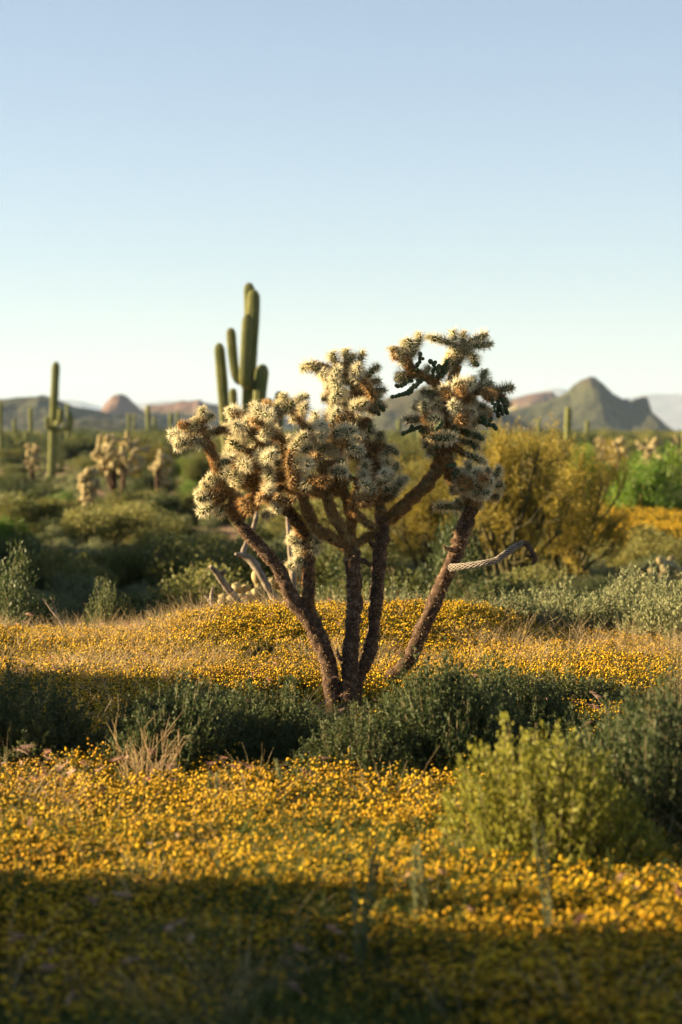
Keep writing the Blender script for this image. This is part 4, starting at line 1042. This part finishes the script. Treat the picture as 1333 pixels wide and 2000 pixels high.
def scatter(name, label, cat, pts, scl, coll, nvar):
    """one object: instances of small plants standing on its points"""
    me = bpy.data.meshes.new(name); n = len(pts)
    me.vertices.add(n); me.vertices.foreach_set('co', np.asarray(pts, np.float32).ravel())
    for an, ty, val in (('scl', 'FLOAT', scl), ('rot', 'FLOAT', rng.uniform(0, 6.283, n)), ('tx', 'FLOAT', rng.normal(size=n) * .10), ('ty', 'FLOAT', rng.normal(size=n) * .10)):
        me.attributes.new(an, ty, 'POINT').data.foreach_set('value', np.asarray(val, np.float32))
    me.attributes.new('var', 'INT', 'POINT').data.foreach_set('value', rng.integers(0, nvar, n).astype(np.int32))
    o = link(name, me); o['kind'] = 'stuff'; o['label'] = label; o['category'] = cat
    ng = bpy.data.node_groups.new(name, 'GeometryNodeTree')
    ng.interface.new_socket('Geometry', in_out='INPUT', socket_type='NodeSocketGeometry'); ng.interface.new_socket('Geometry', in_out='OUTPUT', socket_type='NodeSocketGeometry')
    N = ng.nodes; Lk = ng.links.new
    gi = N.new('NodeGroupInput'); go = N.new('NodeGroupOutput'); mp = N.new('GeometryNodeMeshToPoints'); ip = N.new('GeometryNodeInstanceOnPoints'); ci = N.new('GeometryNodeCollectionInfo')
    ci.inputs['Collection'].default_value = coll; ci.inputs['Separate Children'].default_value = True; ci.inputs['Reset Children'].default_value = True
    def attr(nm, ty):
        q = N.new('GeometryNodeInputNamedAttribute'); q.data_type = ty; q.inputs['Name'].default_value = nm; return q.outputs['Attribute']
    cx = N.new('ShaderNodeCombineXYZ'); Lk(attr('tx', 'FLOAT'), cx.inputs[0]); Lk(attr('ty', 'FLOAT'), cx.inputs[1]); Lk(attr('rot', 'FLOAT'), cx.inputs[2])
    er = N.new('FunctionNodeEulerToRotation'); Lk(cx.outputs[0], er.inputs[0])
    Lk(gi.outputs[0], mp.inputs[0]); Lk(mp.outputs[0], ip.inputs['Points']); Lk(ci.outputs[0], ip.inputs['Instance'])
    ip.inputs['Pick Instance'].default_value = True; Lk(attr('var', 'INT'), ip.inputs['Instance Index']); Lk(er.outputs[0], ip.inputs['Rotation']); Lk(attr('scl', 'FLOAT'), ip.inputs['Scale'])
    Lk(ip.outputs[0], go.inputs[0])
    md = o.modifiers.new('scatter', 'NODES'); md.node_group = ng
    return o

def field(n, d0, d1, margin=1.6):
    """random points over the wedge of ground in front of the camera, even per area"""
    y = np.sqrt(rng.uniform(0, 1, n) * ((d1 + 6) ** 2 - (d0 + 6) ** 2) + (d0 + 6) ** 2) - 6
    x = rng.uniform(-1, 1, n) * (0.1412 * y + margin)
    return x, y

FC = source_collection('flower_src', [flower_clump(400 + i) for i in range(6)])
FCS = source_collection('sparse_flower_src', [flower_clump(410 + i, n=30, H=.18, dense=.07) for i in range(3)])
GT = source_collection('straw_src', [grass_tuft(420 + i) for i in range(4)])
GG = source_collection('green_grass_src', [grass_tuft(430 + i, mat='green_grass', H=.26, w=.003) for i in range(3)])
BR = source_collection('brome_src', [grass_tuft(440 + i, n=14, H=.34, Rw=.05, w=.0016, heads=9, droop=1.0) for i in range(4)])

def gmask(x, y):
    px = x / y * FPX + 666.5
    belt = smooth(9.6, 10.2, y) * (1 - smooth(14.0, 14.5, y)) * (1 - smooth(11.2, 12.2, y) * (1 - smooth(240, 320, px)))
    return px, belt
# yellow goldfields
x, y = field(20000, 4.6, 19); px, belt = gmask(x, y)
nz = fbm(x * .9 + 3, y * .9 + 8, 3, 21); nz2 = fbm(x * 2.6, y * 2.6, 2, 22)
dens = np.where(y < 10.5, .55 + 1.6 * smooth(.34, .5, nz) , 0) + np.where((y >= 10.5) & (y < 16), .4 + 1.2 * smooth(.42, .54, nz), 0) + np.where(y >= 16, .4 + 1.3 * smooth(.42, .55, nz), 0)
foot = (px > 570) & (px < 725) & (y > 11.2) & (y < 14.3); dens = dens * (1 - .95 * belt) * (1 - .97 * foot) * (.5 + nz2) * (.05 + .95 * smooth(6.2, 7.6, y + .7 * smooth(600, 1100, px) * (nz2 + .3)))
keep = rng.uniform(0, 1, len(x)) < dens
x, y = x[keep], y[keep]
scatter('goldfield_flowers', 'carpet of tiny yellow goldfield flowers across the meadow', 'flowers', np.stack([x, y, zt(x, y) - .01], -1), rng.uniform(.75, 1.2, len(x)), FC, 6)
print('flowers', len(x))
# green leafy under-storey with few flowers
x, y = field(9000, 4.6, 19); px, belt = gmask(x, y)
keep = rng.uniform(0, 1, len(x)) < (.35 + .5 * smooth(.5, .35, fbm(x * .9 + 3, y * .9 + 8, 3, 21))) * (1 - .8 * belt) + .5 * (1 - smooth(5.8, 7, y)); x, y = x[keep], y[keep]
scatter('meadow_herbs', 'thin green herbs with few yellow buds between the flowers', 'herbs', np.stack([x, y, zt(x, y) - .01], -1), rng.uniform(.6, 1.05, len(x)), FCS, 3)
# straw
x, y = field(9000, 4.6, 19.5); px, belt = gmask(x, y); nz = fbm(x * .8 + 40, y * .8 + 2, 3, 31)
dens = np.where(y < 10, .06 + .25 * smooth(.55, .65, nz), np.where(y < 14, .2, .08 + .6 * smooth(.47, .58, nz))) * (1 - .93 * belt)
keep = rng.uniform(0, 1, len(x)) < dens; x, y = x[keep], y[keep]
scatter('dry_grass', 'tufts of dry straw coloured grass through the meadow', 'grass', np.stack([x, y, zt(x, y) - .01], -1), rng.uniform(.6, 1.15, len(x)), GT, 4)
# fresh grass in the shaded foreground
x, y = field(2600, 4.4, 9); nz = fbm(x * 1.1 + 4, y * 1.1 + 2, 3, 41); keep = rng.uniform(0, 1, len(x)) < .15 + .8 * smooth(.45, .6, nz); x, y = x[keep], y[keep]
scatter('green_grass', 'fresh green grass blades in the shaded near meadow', 'grass', np.stack([x, y, zt(x, y) - .01], -1), rng.uniform(.7, 1.1, len(x)), GG, 3)
# pink brome heads
x, y = field(1500, 6, 20); px, belt = gmask(x, y); nz = fbm(x * .9 + 14, y * .9 + 22, 3, 51)
dens = .05 + .6 * smooth(.52, .62, nz) + .9 * np.exp(-((y - 9.9) / .6) ** 2) * (px < 450) + .8 * np.exp(-((y - 7.8) / .6) ** 2) * (px > 700); keep = rng.uniform(0, 1, len(x)) < dens * .55; x, y = x[keep], y[keep]
scatter('red_brome', 'nodding pinkish brome grass heads above the flowers', 'grass', np.stack([x, y, zt(x, y)], -1), rng.uniform(.7, 1.15, len(x)), BR, 4)

# golden strips and low scrub far out
FFAR = source_collection('far_flower_src', [flower_clump(460 + i, n=40, Rw=.3, H=.3) for i in range(2)])
def far_strip(name, label, px0, px1, d0, d1, n, sc):
    d_ = rng.uniform(d0, d1, n); p_ = rng.uniform(px0, px1, n); x_ = (p_ - 666.5) / FPX * d_
    scatter(name, label, 'flowers', np.stack([x_, d_, zt(x_, d_)], -1), rng.uniform(.8, 1.2, n) * sc, FFAR, 2)
far_strip('golden_flower_strip', 'golden strip of flowers far out before the green bushes', 1140, 1560, 47, 56, 1500, 2.2)
SCR = source_collection('scrub_src', [CRN[0][0], CRN[1][0], CRN[3][0], CRD[0][0], CRN[2][0], CRD[1][0]])
n = 10000; d_ = 200 * (2200 / 200) ** (rng.uniform(0, 1, n) ** .7); x_ = rng.uniform(-.32, .32, n) * d_
scatter('far_scrub', 'far scrub covering the plain up to the hills', 'scrub', np.stack([x_, d_, zt(x_, d_)], -1), rng.uniform(1.0, 2.4, n) * (1 + d_ / 1500), SCR, 6)
n = 4200; d_ = 26 * (220 / 26) ** (rng.uniform(0, 1, n) ** .7); x_ = rng.uniform(-.30, .30, n) * (d_ + 4)
p_ = x_ / d_ * FPX + 666.5
keep = ~((p_ > 1090) & (d_ > 46) & (d_ < 60)) & ~((p_ > 330) & (p_ < 470) & (d_ > 54) & (d_ < 66)); x_, d_ = x_[keep], d_[keep]
LOW = source_collection('low_scrub_src', [GREY[0][0], GREY[1][0], GREY[2][0], BUR[0][0]])
scatter('low_scrub', 'low grey green ground scrub between the larger shrubs', 'scrub', np.stack([x_, d_, zt(x_, d_)], -1), rng.uniform(.5, 1.1, len(x_)), LOW, 4)

# ------------------------------------------------------------------ haze
def haze():
    m = bpy.data.materials.new('air'); m.use_nodes = True; nt = m.node_tree; nt.nodes.clear()
    out = nt.nodes.new('ShaderNodeOutputMaterial'); v = nt.nodes.new('ShaderNodeVolumePrincipled')
    v.inputs['Color'].default_value = (.58, .76, 1.0, 1); v.inputs['Density'].default_value = 4e-5; v.inputs['Anisotropy'].default_value = .1
    nt.links.new(v.outputs[0], out.inputs['Volume'])
    x0, x1, y0, y1, z0, z1 = -40000, 40000, -60, 23000, -4, 520
    vs = [(x, y, z) for x in (x0, x1) for y in (y0, y1) for z in (z0, z1)]
    fs = [(0, 1, 3, 2), (4, 6, 7, 5), (0, 4, 5, 1), (2, 3, 7, 6), (0, 2, 6, 4), (1, 5, 7, 3)]
    me = bpy.data.meshes.new('haze'); me.from_pydata(vs, [], fs); me.materials.append(m)
    o = link('haze', me); o['kind'] = 'stuff'
haze()
